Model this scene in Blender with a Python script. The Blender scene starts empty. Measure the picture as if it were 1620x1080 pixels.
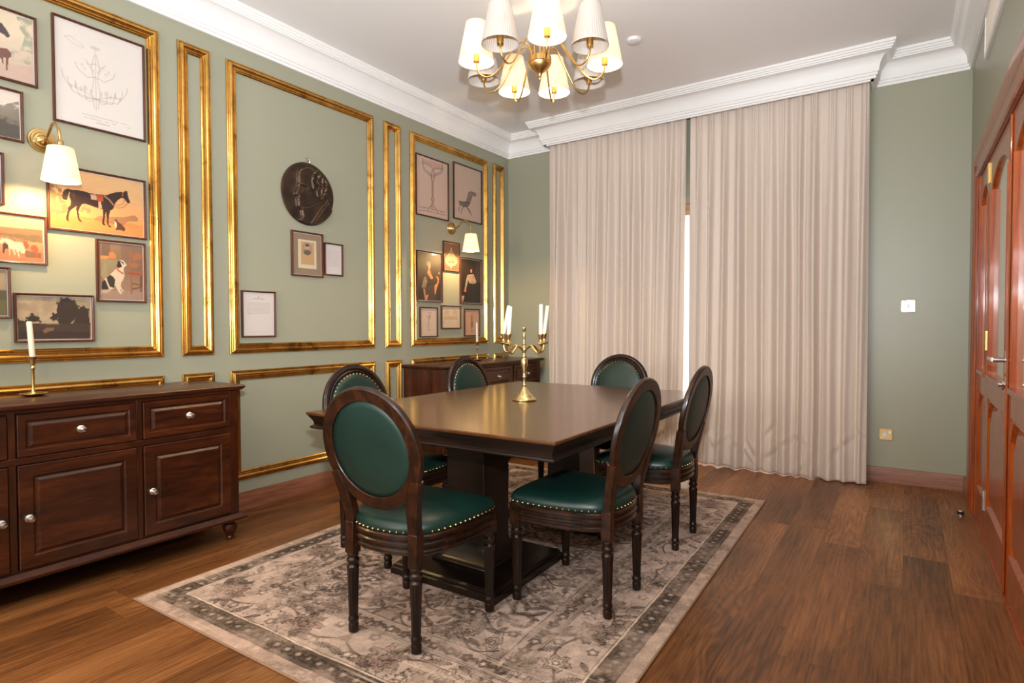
import bpy, bmesh, math, random
import numpy as np
from mathutils import Vector, Matrix
PI = math.pi
random.seed(7)
sc = bpy.context.scene
COL = sc.collection

# ------------------------------------------------------------------ camera
F_PX = 929.05
YAW, PITCH, ROLL = 0.5913, 0.02534, -0.00232
CAM_Z = 1.2
def cam_axes():
    f0 = Vector((-math.sin(YAW), math.cos(YAW), 0)); r0 = Vector((math.cos(YAW), math.sin(YAW), 0)); u0 = Vector((0, 0, 1))
    f = f0*math.cos(PITCH) - u0*math.sin(PITCH); u = u0*math.cos(PITCH) + f0*math.sin(PITCH)
    r = r0*math.cos(ROLL) + u*math.sin(ROLL); u = u*math.cos(ROLL) - r0*math.sin(ROLL)
    return r, u, f
cr, cu, cf = cam_axes()
cam = bpy.data.cameras.new('camera'); cam.sensor_width = 36; cam.lens = F_PX/1620*36; cam.clip_start = 0.05
camo = bpy.data.objects.new('camera', cam); COL.objects.link(camo)
camo.matrix_world = Matrix(((cr.x, cu.x, -cf.x, 0), (cr.y, cu.y, -cf.y, 0), (cr.z, cu.z, -cf.z, CAM_Z), (0, 0, 0, 1)))
sc.camera = camo

# ------------------------------------------------------------------ exposure, world, general light
sc.view_settings.view_transform = 'Standard'; sc.view_settings.look = 'None'
sc.view_settings.gamma = 1; sc.view_settings.use_curve_mapping = False
sc.view_settings.exposure = 0.48
sc.cycles.use_denoising = True
try: sc.cycles.denoising_use_gpu = False
except Exception: pass
sc.cycles.max_bounces = 8; sc.cycles.diffuse_bounces = 5; sc.cycles.glossy_bounces = 4; sc.cycles.transmission_bounces = 6
sc.cycles.caustics_reflective = False; sc.cycles.caustics_refractive = False
sc.cycles.sample_clamp_indirect = 4.0

def lin(r, g, b):
    f = lambda c: (c/255/12.92 if c/255 <= .04045 else ((c/255+.055)/1.055)**2.4)
    return (f(r), f(g), f(b), 1)

w = bpy.data.worlds.new('world'); sc.world = w; w.use_nodes = True
w.node_tree.nodes['Background'].inputs[0].default_value = lin(255, 246, 230)
w.node_tree.nodes['Background'].inputs[1].default_value = 2.6

def light(name, kind, loc, power, color, size=None, size_y=None, rot=None, radius=None):
    l = bpy.data.lights.new(name, kind); l.energy = power; l.color = color
    if kind == 'AREA':
        l.shape = 'RECTANGLE'; l.size = size; l.size_y = size_y
    elif radius is not None: l.shadow_soft_size = radius
    o = bpy.data.objects.new(name, l); COL.objects.link(o); o.location = loc
    if rot: o.rotation_euler = rot
    o['kind'] = 'helper'
    return o
# added fill light before the solid rear wall, simulating an assumed, unbuilt window
light('rear_fill', 'AREA', (-1.9, -2.55, 1.6), 70, (1.0, .97, .93), 1.9, 1.1, (PI/2+.1, 0, 0))
# added fill light behind the camera, aimed up to brighten the ceiling
light('ceiling_fill', 'AREA', (-.7, -.9, 1.75), 48, (.80, .90, 1.0), 1.2, .9, tuple(Vector((-.06, .45, .89)).to_track_quat('-Z', 'Y').to_euler()))
# the photographer's flash on top of the camera (its shadows show on the ceiling)
fl_ = light('camera_flash', 'SPOT', (0, 0.0, 1.49), 430, (.90, .94, 1.0), radius=.035, rot=tuple(Vector((-.66, 1.0, .38)).to_track_quat('-Z', 'Y').to_euler()))
fl_.data.spot_size = math.radians(112); fl_.data.spot_blend = 1.0
# added lights for assumed, unseen downlights in the ceiling behind the photographer
for i, (x, y) in enumerate([(-2.9, -.7), (-.6, -.7), (-2.9, -1.9), (-.6, -1.9)]):
    light('assumed_downlight', 'AREA', (x, y, 3.2), 14, (1.0, .86, .70), .12, .12, (0, 0, 0))

# ------------------------------------------------------------------ node helper
def new_mat(name):
    m = bpy.data.materials.new(name); m.use_nodes = True
    nt = m.node_tree; nt.nodes.clear()
    return m, nt
class N:
    def __init__(s, nt): s.nt = nt
    def __call__(s, typ, ins=None, **props):
        n = s.nt.nodes.new(typ)
        for k, v in props.items():
            if k == 'ramp':
                el = n.color_ramp.elements
                while len(el) < len(v): el.new(.5)
                for e, (p, c) in zip(el, v): e.position = p; e.color = c if len(c) == 4 else (*c, 1)
            else: setattr(n, k, v)
        for k, v in (ins or {}).items():
            if isinstance(v, bpy.types.NodeSocket): s.nt.links.new(v, n.inputs[k])
            elif isinstance(v, bpy.types.Node): s.nt.links.new(v.outputs[0], n.inputs[k])
            else: n.inputs[k].default_value = v
        return n
    def math(s, op, a, b=0.0, c=None):
        ins = {0: a, 1: b}
        if c is not None: ins[2] = c
        return s('ShaderNodeMath', ins, operation=op)
    def mix(s, f, a, b, blend='MIX'):
        n = s('ShaderNodeMix', data_type='RGBA', blend_type=blend)
        for idx, v in ((0, f), (6, a), (7, b)):
            if isinstance(v, bpy.types.Node): v = v.outputs[2] if v.bl_idname == 'ShaderNodeMix' else v.outputs[0]
            if isinstance(v, bpy.types.NodeSocket): s.nt.links.new(v, n.inputs[idx])
            else: n.inputs[idx].default_value = v
        return n.outputs[2]
def finish(nt, n, bsdf):
    o = nt.nodes.new('ShaderNodeOutputMaterial'); nt.links.new(bsdf.outputs[0], o.inputs[0])

def simple(name, col, rough=.5, metal=0., coat=0., bump=0., bscale=200., var=0., vscale=4., spec=.5, sheen=0., emis=None, es=0.):
    m, nt = new_mat(name); n = N(nt)
    tc = n('ShaderNodeTexCoord')
    ins = {'Roughness': rough, 'Metallic': metal, 'Coat Weight': coat, 'Specular IOR Level': spec, 'Sheen Weight': sheen, 'Coat Roughness': .08}
    ns = n('ShaderNodeTexNoise', {'Vector': tc.outputs['Object'], 'Scale': vscale, 'Detail': 3.})
    d = tuple(c*(1-var) for c in col[:3]) + (1,); e = tuple(min(1, c*(1+var)) for c in col[:3]) + (1,)
    ins['Base Color'] = n.mix(ns.outputs[0], d, e)
    if bump:
        nb = n('ShaderNodeTexNoise', {'Vector': tc.outputs['Object'], 'Scale': bscale, 'Detail': 2.})
        ins['Normal'] = n('ShaderNodeBump', {'Height': nb.outputs[0], 'Strength': bump, 'Distance': .002})
    if emis: ins['Emission Color'] = emis; ins['Emission Strength'] = es
    finish(nt, n, n('ShaderNodeBsdfPrincipled', ins)); return m

def wood(name, dark, mid, light_, axis='x', scale=1., rough=.3, coat=.4, edge=None, edge_amt=.6, bump=.05, stretch=12., spec=.5):
    m, nt = new_mat(name); n = N(nt)
    tc = n('ShaderNodeTexCoord')
    s = {'x': (1, stretch, stretch), 'y': (stretch, 1, stretch), 'z': (stretch, stretch, 1)}[axis]
    mp = n('ShaderNodeMapping', {'Vector': tc.outputs['Object'], 'Scale': tuple(v*scale for v in s)})
    a = n('ShaderNodeTexNoise', {'Vector': mp, 'Scale': 2.2, 'Detail': 6., 'Roughness': .62, 'Distortion': .6})
    b = n('ShaderNodeTexNoise', {'Vector': mp, 'Scale': 11., 'Detail': 4., 'Roughness': .6})
    f = n.math('ADD', n.math('MULTIPLY', a.outputs[0], .7), n.math('MULTIPLY', b.outputs[0], .3))
    col = n('ShaderNodeValToRGB', {'Fac': f}, ramp=[(.34, dark), (.5, mid), (.68, light_)]).outputs[0]
    if edge:
        g = n('ShaderNodeNewGeometry')
        p = n('ShaderNodeMapRange', {'Value': g.outputs['Pointiness'], 'From Min': .53, 'From Max': .64, 'To Min': 0., 'To Max': 1.})
        rub = n('ShaderNodeTexNoise', {'Vector': tc.outputs['Object'], 'Scale': 22., 'Detail': 4.})
        rr = n('ShaderNodeMapRange', {'Value': rub.outputs[0], 'From Min': .40, 'From Max': .62})
        wgt = n.math('MULTIPLY', n.math('MULTIPLY', p, rr), edge_amt)
        col = n.mix(wgt, col, edge)
    ins = {'Base Color': col, 'Roughness': rough, 'Coat Weight': coat, 'Coat Roughness': .06 if 'door' in name else .14, 'Specular IOR Level': spec}
    if bump: ins['Normal'] = n('ShaderNodeBump', {'Height': b.outputs[0], 'Strength': bump, 'Distance': .002})
    finish(nt, n, n('ShaderNodeBsdfPrincipled', ins)); return m

# ------------------------------------------------------------------ mesh helper
class MB:
    def __init__(s): s.v = []; s.f = []
    def add(s, vs, fs, M=None):
        o = len(s.v)
        s.v += [tuple(M @ Vector(p)) if M is not None else tuple(p) for p in vs]
        s.f += [tuple(i+o for i in f) for f in fs]; return s
    def box(s, a, b, M=None):
        x0, y0, z0 = a; x1, y1, z1 = b
        return s.add([(x0,y0,z0),(x1,y0,z0),(x1,y1,z0),(x0,y1,z0),(x0,y0,z1),(x1,y0,z1),(x1,y1,z1),(x0,y1,z1)],
              [(0,3,2,1),(4,5,6,7),(0,1,5,4),(1,2,6,5),(2,3,7,6),(3,0,4,7)], M)
    def lathe(s, prof, seg=24, M=None, ripple=0, nr=0, cap=True):
        vs = []; fs = []; k = len(prof)
        for i in range(seg):
            a = 2*PI*i/seg; rp = 1+ripple*math.cos(nr*a) if ripple else 1
            for r, z in prof: vs.append((r*rp*math.cos(a), r*rp*math.sin(a), z))
        for i in range(seg):
            j = (i+1) % seg
            for q in range(k-1): fs.append((i*k+q, j*k+q, j*k+q+1, i*k+q+1))
        if cap:
            if prof[0][0] > 1e-5: fs.append(tuple(i*k for i in range(seg))[::-1])
            if prof[-1][0] > 1e-5: fs.append(tuple(i*k+k-1 for i in range(seg)))
        return s.add(vs, fs, M)
    def tube(s, pts, rad, seg=10, M=None, closed=False):
        pts = [Vector(p) for p in pts]; n = len(pts)
        rad = rad if isinstance(rad, (list, tuple)) else [rad]*n
        vs = []; fs = []; up = Vector((0, 0, 1)); pu = None
        for i, p in enumerate(pts):
            if closed: t = pts[(i+1) % n]-pts[i-1]
            else: t = pts[min(i+1, n-1)]-pts[max(i-1, 0)]
            t.normalize()
            if pu is None:
                pu = t.cross(up) if abs(t.dot(up)) < .95 else t.cross(Vector((1, 0, 0)))
                pu.normalize()
            pu = (pu - t*pu.dot(t)).normalized(); q = t.cross(pu)
            for k in range(seg):
                a = 2*PI*k/seg; vs.append(p + (pu*math.cos(a)+q*math.sin(a))*rad[i])
        m = n if closed else n-1
        for i in range(m):
            j = (i+1) % n
            for k in range(seg): fs.append((i*seg+k, i*seg+(k+1) % seg, j*seg+(k+1) % seg, j*seg+k))
        if not closed: fs.append(tuple(range(seg))[::-1]); fs.append(tuple((n-1)*seg+k for k in range(seg)))
        return s.add(vs, fs, M)
    def loft(s, loops, M=None, cap0=True, cap1=True, closed=True):
        k = len(loops[0]); vs = [p for l in loops for p in l]; fs = []
        for i in range(len(loops)-1):
            for q in range(k if closed else k-1):
                r = (q+1) % k; fs.append((i*k+q, i*k+r, (i+1)*k+r, (i+1)*k+q))
        if cap0: fs.append(tuple(range(k))[::-1])
        if cap1: fs.append(tuple((len(loops)-1)*k+q for q in range(k)))
        return s.add(vs, fs, M)
    def build(s, name, mat=None, parent=None, smooth=35, bevel=0, loc=None, sub=0, solid=0, segs=2):
        me = bpy.data.meshes.new(name); me.from_pydata(s.v, [], s.f); 
        bm = bmesh.new(); bm.from_mesh(me); bmesh.ops.recalc_face_normals(bm, faces=bm.faces); bm.to_mesh(me); bm.free()
        if mat: me.materials.append(mat)
        if smooth:
            me.shade_smooth()
            if smooth < 180: me.set_sharp_from_angle(angle=math.radians(smooth))
        o = bpy.data.objects.new(name, me); COL.objects.link(o)
        if parent: o.parent = parent
        if loc is not None: o.location = loc
        if solid: md = o.modifiers.new('solidify', 'SOLIDIFY'); md.thickness = solid; md.offset = 0
        if bevel:
            md = o.modifiers.new('bevel', 'BEVEL'); md.width = bevel; md.segments = segs; md.limit_method = 'ANGLE'; md.angle_limit = math.radians(40)
            md.harden_normals = False
        if sub: md = o.modifiers.new('sub', 'SUBSURF'); md.levels = sub; md.render_levels = sub
        return o
def T(x, y, z, rz=0): return Matrix.Translation((x, y, z)) @ Matrix.Rotation(rz, 4, 'Z')
def empty(name, loc, rz=0):
    o = bpy.data.objects.new(name, None); COL.objects.link(o); o.location = loc; o.rotation_euler = (0, 0, rz); o.empty_display_size = .1
    return o
def tag(o, label, cat, group=None):
    o['label'] = label; o['category'] = cat
    if group: o['group'] = group
    return o
def struct(o, label=None):
    o['kind'] = 'structure'
    if label: o['label'] = label
    return o
def copy_tree(o, parent=None):
    c = o.copy(); COL.objects.link(c)
    if parent: c.parent = parent
    for ch in [x for x in list(o.children)]: copy_tree(ch, c)
    return c
def smooth_path(pts, n=6, closed=False):
    P = [Vector(p) for p in pts]; out = []; m = len(P)
    rng = range(m if closed else m-1)
    for i in rng:
        p0 = P[(i-1) % m] if closed or i > 0 else P[0]*2-P[1]
        p1 = P[i]; p2 = P[(i+1) % m]; p3 = P[(i+2) % m] if closed or i+2 < m else P[-1]*2-P[-2]
        for k in range(n):
            t = k/n
            out.append(.5*((2*p1)+(p2-p0)*t+(2*p0-5*p1+4*p2-p3)*t*t+(3*p1-p0-3*p2+p3)*t**3))
    if not closed: out.append(P[-1])
    return out
def sweep_rail(path, prof, closed=False, side=1):
    """path: 2D points; prof: (offset to the right of travel, z); mitred corners -> loops per profile point"""
    n = len(path); loops = []
    for (d, z) in prof:
        L = []
        for i in range(n):
            p = Vector(path[i])
            a = Vector(path[i-1]) if (closed or i > 0) else None
            b = Vector(path[(i+1) % n]) if (closed or i < n-1) else None
            dirs = []
            if a is not None: dirs.append((p-a).normalized())
            if b is not None: dirs.append((b-p).normalized())
            nr = [Vector((t.y, -t.x))*side for t in dirs]
            if len(nr) == 2:
                mm = nr[0]+nr[1]; mm = mm/(1+nr[0].dot(nr[1]))
            else: mm = nr[0]
            q = p+mm*d; L.append((q.x, q.y, z))
        loops.append(L)
    return loops
def rect_loop(h, u0, u1, v0, v1, ins, frame):
    """rectangle inset by ins, raised by h; frame(u,v,h)->3D"""
    return [frame(u0+ins, v0+ins, h), frame(u1-ins, v0+ins, h), frame(u1-ins, v1-ins, h), frame(u0+ins, v1-ins, h)]

# ------------------------------------------------------------------ measures of the room
LX = -3.615; BY = 5.316; RX = .37; CZ = 3.228; RY = -2.7

# ------------------------------------------------------------------ materials
M = {}
M['wall'] = simple('sage_paint', lin(155, 154, 133), rough=.42, bump=.04, bscale=120, var=.015)
M['ceil'] = simple('ceiling_paint', lin(240, 237, 234), rough=.8, var=.01)
M['cornice'] = simple('cornice_plaster', lin(240, 238, 235), rough=.55, var=.01)
M['outside'] = simple('plaster_outer', lin(220, 215, 205), rough=.8)
M['candle'] = simple('wax', lin(222, 212, 190), rough=.45, spec=.4)
M['wick'] = simple('wick', lin(40, 30, 25), rough=.9)
M['brass'] = simple('antique_brass', (.62, .42, .16, 1), rough=.24, metal=1., var=.18, vscale=30)
M['brass_lamp'] = simple('satin_brass', (.72, .47, .17, 1), rough=.3, metal=1., var=.08, vscale=20)
M['steel'] = simple('brushed_nickel', (.62, .60, .57, 1), rough=.25, metal=1.)
M['frame'] = wood('frame_wood', lin(46, 20, 10), lin(78, 38, 20), lin(104, 56, 30), axis='z', scale=2, rough=.4, coat=.1, spec=.3, bump=0)
M['sideboard'] = wood('sideboard_wood', lin(32, 11, 3), lin(60, 25, 8), lin(90, 42, 15), axis='y', scale=1.2, rough=.3, coat=.08, spec=.5, stretch=7.)
M['sideboard_v'] = wood('sideboard_wood_upright', lin(32, 11, 3), lin(60, 25, 8), lin(90, 42, 15), axis='z', scale=1.2, rough=.3, coat=.08, spec=.5, stretch=7.)
M['table'] = wood('table_wood', lin(52, 27, 12), lin(76, 41, 18), lin(98, 56, 28), axis='x', scale=.9, rough=.26, coat=.35, bump=.01, stretch=10)
M['table_dark'] = wood('table_dark_wood', lin(12, 7, 4), lin(22, 12, 7), lin(36, 20, 11), axis='x', scale=1, rough=.34, coat=.15, spec=.35, bump=.01)
M['chair'] = wood('chair_wood', lin(11, 5, 2), lin(24, 11, 5), lin(52, 25, 11), axis='z', scale=2.4, rough=.33, coat=.18, spec=.35, edge=lin(120, 60, 26), edge_amt=.35, bump=.12, stretch=6.)
M['nail'] = simple('antique_nails', (.65, .45, .2, 1), rough=.3, metal=1.)
M['steel_dark'] = simple('rubber_black', lin(22, 22, 22), rough=.6)
M['white_plastic'] = simple('white_plastic', lin(232, 228, 224), rough=.35)
M['brass_plate'] = simple('polished_brass', (.80, .62, .29, 1), rough=.22, metal=1.)
M['paper_edge'] = simple('mount_white', lin(205, 202, 200), rough=.7)
M['baseboard'] = wood('skirting_wood', lin(104, 62, 44), lin(134, 84, 61), lin(158, 104, 78), axis='x', scale=1.2, rough=.5, coat=.0, bump=0, stretch=16)
M['baseboard_l'] = wood('skirting_wood_left', lin(104, 62, 44), lin(134, 84, 61), lin(158, 104, 78), axis='y', scale=1.2, rough=.35, coat=.25, bump=0, stretch=16)
M['door'] = wood('door_varnished_wood', lin(112, 46, 12), lin(150, 66, 18), lin(178, 88, 30), axis='z', scale=1, rough=.34, coat=.5, spec=.3, bump=.02, stretch=14)
M['louvre'] = simple('louvre_beige', lin(196, 184, 168), rough=.5)
M['door_glass'] = simple('frosted_amber_glass', lin(206, 170, 128), rough=.16, coat=1., var=.03)
M['alu'] = simple('window_frame_beige', lin(176, 148, 112), rough=.35)

def leather_mat():
    m, nt = new_mat('green_leather'); n = N(nt); tc = n('ShaderNodeTexCoord')
    ns = n('ShaderNodeTexNoise', {'Vector': tc.outputs['Object'], 'Scale': 5., 'Detail': 3.})
    vo = n('ShaderNodeTexVoronoi', {'Vector': tc.outputs['Object'], 'Scale': 420.})
    col = n('ShaderNodeValToRGB', {'Fac': ns.outputs[0]}, ramp=[(.3, lin(6, 31, 26)), (.7, lin(10, 41, 33))])
    bp = n('ShaderNodeBump', {'Height': vo.outputs[0], 'Strength': .12, 'Distance': .001})
    b = n('ShaderNodeBsdfPrincipled', {'Base Color': col.outputs[0], 'Roughness': .42, 'Normal': bp, 'Specular IOR Level': .48})
    finish(nt, n, b); return m
M['leather'] = leather_mat()

def gold_mat():
    m, nt = new_mat('gilded_brass_moulding'); n = N(nt); tc = n('ShaderNodeTexCoord')
    a = n('ShaderNodeTexNoise', {'Vector': tc.outputs['Object'], 'Scale': 9., 'Detail': 5., 'Roughness': .6})
    mp = n('ShaderNodeMapping', {'Vector': tc.outputs['Object'], 'Scale': (18, 18, 5)})
    b = n('ShaderNodeTexNoise', {'Vector': mp, 'Scale': 2., 'Detail': 3.})
    f = n.math('ADD', n.math('MULTIPLY', a.outputs[0], .85), n.math('MULTIPLY', b.outputs[0], .15))
    col = n('ShaderNodeValToRGB', {'Fac': f}, ramp=[(.34, (.34, .165, .04, 1)), (.44, (.60, .33, .08, 1)), (.58, (.72, .42, .115, 1)), (.70, (.84, .54, .19, 1))])
    ro = n('ShaderNodeMapRange', {'Value': a.outputs[0], 'From Min': .3, 'From Max': .7, 'To Min': .30, 'To Max': .17})
    bp = n('ShaderNodeBump', {'Height': a.outputs[0], 'Strength': .05, 'Distance': .003})
    finish(nt, n, n('ShaderNodeBsdfPrincipled', {'Base Color': col.outputs[0], 'Metallic': .96, 'Roughness': ro, 'Normal': bp})); return m
M['gold'] = gold_mat()

def floor_mat():
    m, nt = new_mat('walnut_plank_floor'); n = N(nt); tc = n('ShaderNodeTexCoord')
    sp = n('ShaderNodeSeparateXYZ', {0: tc.outputs['Object']})
    W = .19
    xs = n.math('DIVIDE', sp.outputs[0], W); pid = n.math('FLOOR', xs); fx = n.math('FRACT', xs)
    wn = n('ShaderNodeTexWhiteNoise', {'W': pid}, noise_dimensions='1D')
    yo = n.math('ADD', sp.outputs[1], n.math('MULTIPLY', wn.outputs[0], 5.3))
    ys = n.math('DIVIDE', yo, 1.35); bid = n.math('FLOOR', ys); fy = n.math('FRACT', ys)
    wn2 = n('ShaderNodeTexWhiteNoise', {'Vector': n('ShaderNodeCombineXYZ', {0: pid, 1: bid})}, noise_dimensions='2D')
    v = n('ShaderNodeCombineXYZ', {0: n.math('ADD', sp.outputs[0], n.math('MULTIPLY', wn2.outputs[0], 7.)), 1: n.math('MULTIPLY', sp.outputs[1], .23), 2: n.math('MULTIPLY', wn2.outputs[0], 31.)})
    # broad knotted figure whose iso-lines give cathedral grain
    fig = n('ShaderNodeTexNoise', {'Vector': v, 'Scale': 5.2, 'Detail': 1.6, 'Roughness': .45, 'Distortion': .9})
    rings = n.math('FRACT', n.math('MULTIPLY', fig.outputs[0], 15.))
    tri = n.math('ABSOLUTE', n.math('SUBTRACT', rings, .5))
    v2 = n('ShaderNodeCombineXYZ', {0: n.math('MULTIPLY', sp.outputs[0], 60.), 1: n.math('MULTIPLY', sp.outputs[1], 2.2), 2: n.math('MULTIPLY', wn2.outputs[0], 9.)})
    fine = n('ShaderNodeTexNoise', {'Vector': v2, 'Scale': 1.6, 'Detail': 5., 'Roughness': .65})
    big = n('ShaderNodeTexNoise', {'Vector': v, 'Scale': 2.6, 'Detail': 3.})
    f = n.math('ADD', n.math('ADD', n.math('MULTIPLY', fine.outputs[0], .42), n.math('MULTIPLY', big.outputs[0], .5)), n.math('MULTIPLY', n.math('MULTIPLY', tri, n('ShaderNodeMapRange', {'Value': n('ShaderNodeTexNoise', {'Vector': v, 'Scale': 1.3, 'Detail': 1.}).outputs[0], 'From Min': .42, 'From Max': .6, 'To Min': .25, 'To Max': 1.}).outputs[0]), .22))
    f = n.math('ADD', n.math('SUBTRACT', f, .008), n.math('MULTIPLY', n.math('SUBTRACT', wn2.outputs[0], .5), .05))
    col = n('ShaderNodeValToRGB', {'Fac': f}, ramp=[(.36, lin(78, 46, 23)), (.47, lin(118, 73, 38)), (.56, lin(142, 92, 52)), (.68, lin(170, 116, 70))])
    ex = n.math('MINIMUM', fx, n.math('SUBTRACT', 1., fx)); ey = n.math('MINIMUM', fy, n.math('SUBTRACT', 1., fy))
    gx = n('ShaderNodeMapRange', {'Value': ex, 'From Min': .0, 'From Max': .012, 'To Min': .62, 'To Max': 1.})
    gy = n('ShaderNodeMapRange', {'Value': ey, 'From Min': .0, 'From Max': .0018, 'To Min': .62, 'To Max': 1.})
    g = n.math('MULTIPLY', gx, gy)
    c2 = n('ShaderNodeVectorMath', {0: col.outputs[0], 1: n('ShaderNodeCombineXYZ', {0: g, 1: g, 2: g})}, operation='MULTIPLY')
    bp = n('ShaderNodeBump', {'Height': f, 'Strength': .06, 'Distance': .004})
    b = n('ShaderNodeBsdfPrincipled', {'Base Color': c2.outputs[0], 'Roughness': .36, 'Normal': bp, 'Specular IOR Level': .4})
    finish(nt, n, b); return m
M['floor'] = floor_mat()

def curtain_mat():
    m, nt = new_mat('blush_curtain_fabric'); n = N(nt); tc = n('ShaderNodeTexCoord')
    mp = n('ShaderNodeMapping', {'Vector': tc.outputs['Object'], 'Scale': (300, 300, 40)})
    w1 = n('ShaderNodeTexNoise', {'Vector': mp, 'Scale': 1.5, 'Detail': 2.})
    mp2 = n('ShaderNodeMapping', {'Vector': tc.outputs['Object'], 'Scale': (30, 30, 400)})
    w2 = n('ShaderNodeTexNoise', {'Vector': mp2, 'Scale': 1.5, 'Detail': 2.})
    f = n.math('MULTIPLY', n.math('ADD', w1.outputs[0], w2.outputs[0]), .5)
    col = n('ShaderNodeValToRGB', {'Fac': f}, ramp=[(.3, lin(208, 192, 178)), (.7, lin(219, 204, 191))])
    bp = n('ShaderNodeBump', {'Height': f, 'Strength': .04, 'Distance': .001})
    b = n('ShaderNodeBsdfPrincipled', {'Base Color': col.outputs[0], 'Roughness': .8, 'Normal': bp, 'Sheen Weight': .25, 'Sheen Roughness': .4})
    t = n('ShaderNodeBsdfTranslucent', {'Color': lin(230, 205, 180)})
    mx = n('ShaderNodeMixShader', {0: .06, 1: b, 2: t})
    finish(nt, n, mx); return m
M['curtain'] = curtain_mat()

def shade_mat(name, es, ecol):
    m, nt = new_mat(name); n = N(nt)
    d = n('ShaderNodeBsdfDiffuse', {'Color': lin(206, 203, 198)})
    t = n('ShaderNodeBsdfTranslucent', {'Color': lin(255, 236, 208)})
    a = n('ShaderNodeMixShader', {0: .38, 1: d, 2: t})
    if es:
        e = n('ShaderNodeEmission', {'Color': ecol, 'Strength': es}); a = n('ShaderNodeAddShader', {0: a, 1: e})
    finish(nt, n, a); return m
M['shade'] = shade_mat('pleated_shade_unlit', 0, None)
M['shade_lit'] = shade_mat('pleated_shade_glowing', .14, (1., .72, .42, 1))
M['shade_wall'] = shade_mat('pleated_wall_shade_glowing', .2, (1., .70, .36, 1))
M['bulb'] = simple('lamp_bulb_glow', (1, .9, .75, 1), rough=.3, emis=(1., .80, .52, 1), es=14.)
M['bulb_off'] = simple('lamp_bulb_frosted', lin(235, 230, 225), rough=.3)

def vcol_mat(name, rough=.6, coat=0., bump=0., spec=.5, gain=1.):
    m, nt = new_mat(name); n = N(nt); tc = n('ShaderNodeTexCoord')
    a = n('ShaderNodeAttribute', attribute_name='paint')
    ns = n('ShaderNodeTexNoise', {'Vector': tc.outputs['Object'], 'Scale': 260., 'Detail': 3.})
    k = n('ShaderNodeMapRange', {'Value': ns.outputs[0], 'From Min': .3, 'From Max': .7, 'To Min': (.9 if bump else .97)*gain, 'To Max': (1.1 if bump else 1.03)*gain})
    c = n('ShaderNodeVectorMath', {0: a.outputs[0], 1: n('ShaderNodeCombineXYZ', {0: k, 1: k, 2: k})}, operation='MULTIPLY')
    ins = {'Base Color': c.outputs[0], 'Roughness': rough, 'Coat Weight': coat, 'Coat Roughness': .05, 'Specular IOR Level': spec}
    if bump: ins['Normal'] = n('ShaderNodeBump', {'Height': ns.outputs[0], 'Strength': bump, 'Distance': .002})
    finish(nt, n, n('ShaderNodeBsdfPrincipled', ins)); return m
M['print'] = vcol_mat('glazed_print', rough=.5, coat=.3, gain=.82)
M['rug'] = vcol_mat('faded_rug_weave', rough=.95, bump=.5, spec=.2)

# ------------------------------------------------------------------ setting
def wall_with_hole(axis, pos, thick, a0, a1, z1, holes):
    """wall slab in plane axis=pos, spanning a0..a1 x 0..z1, minus rectangular holes (a0,a1,z0,z1)"""
    m = MB()
    cuts = sorted({a0, a1} | {h[0] for h in holes} | {h[1] for h in holes})
    zc = sorted({0, z1} | {h[2] for h in holes} | {h[3] for h in holes})
    for i in range(len(cuts)-1):
        for j in range(len(zc)-1):
            am = (cuts[i]+cuts[i+1])/2; zm = (zc[j]+zc[j+1])/2
            if any(h[0] < am < h[1] and h[2] < zm < h[3] for h in holes): continue
            lo, hi = sorted((pos, pos+thick))
            if axis == 'x': m.box((lo, cuts[i], zc[j]), (hi, cuts[i+1], zc[j+1]))
            else: m.box((cuts[i], lo, zc[j]), (cuts[i+1], hi, zc[j+1]))
    return m
fl = MB().box((LX-.2, RY-.2, -.1), (RX+.3, BY+.25, 0)).build('floor', M['floor'], smooth=0); struct(fl)
ce = MB().box((LX-.2, RY-.2, CZ), (RX+.3, BY+.25, CZ+.1)).build('ceiling', M['ceil'], smooth=0); struct(ce)
struct(wall_with_hole('x', LX, -.15, RY, BY, CZ, []).build('wall_left', M['wall'], smooth=0))
WX0, WX1, WZ1 = -2.75, -.55, 2.31
struct(wall_with_hole('y', BY, .2, LX-.15, RX+.2, CZ, [(WX0, WX1, .0, WZ1)]).build('wall_back', M['wall'], smooth=0))
DY0, DY1, DZ1 = 2.45, 4.76, 2.17
struct(wall_with_hole('x', RX, .2, RY, BY, CZ, [(DY0, DY1, 0, DZ1)]).build('wall_right', M['wall'], smooth=0))
struct(wall_with_hole('y', RY, -.15, LX-.15, RX+.2, CZ, []).build('wall_rear', M['wall'], smooth=0))

# cornice all round, stepping out into the curtain pelmet
prof = [(0, 3.012), (.016, 3.012), (.016, 3.030), (.026, 3.034), (.026, 3.050), (.034, 3.054), (.036, 3.066)]
for k in range(1, 9):
    a = PI/2*k/8; prof.append((.036+.078*(1-math.cos(a)), 3.066+.100*math.sin(a)))
prof += [(.114, 3.176), (.122, 3.178), (.122, 3.190), (.130, 3.193), (.130, 3.206), (.138, 3.209), (.138, CZ)]
PF = BY-.213; PX0, PX1 = -3.03, -.222
path = [(LX, RY), (LX, BY), (PX0, BY), (PX0, PF), (PX1, PF), (PX1, BY), (RX, BY), (RX, RY)]
loops = sweep_rail(path, prof)
cm = MB()
L = [[loops[j][i] for j in range(len(prof))] for i in range(len(path))]
cm.loft(L, cap0=False, cap1=False, closed=False)
# hollow pelmet box behind the moulding
cm.box((PX0, PF, 3.0), (PX1, PF+.018, CZ-.001)); cm.box((PX0, PF, 3.0), (PX0+.018, BY, CZ-.001)); cm.box((PX1-.018, PF, 3.0), (PX1, BY, CZ-.001))
struct(cm.build('trim_1', M['cornice'], smooth=30), 'white coved plaster cornice with boxed curtain pelmet')

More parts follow.
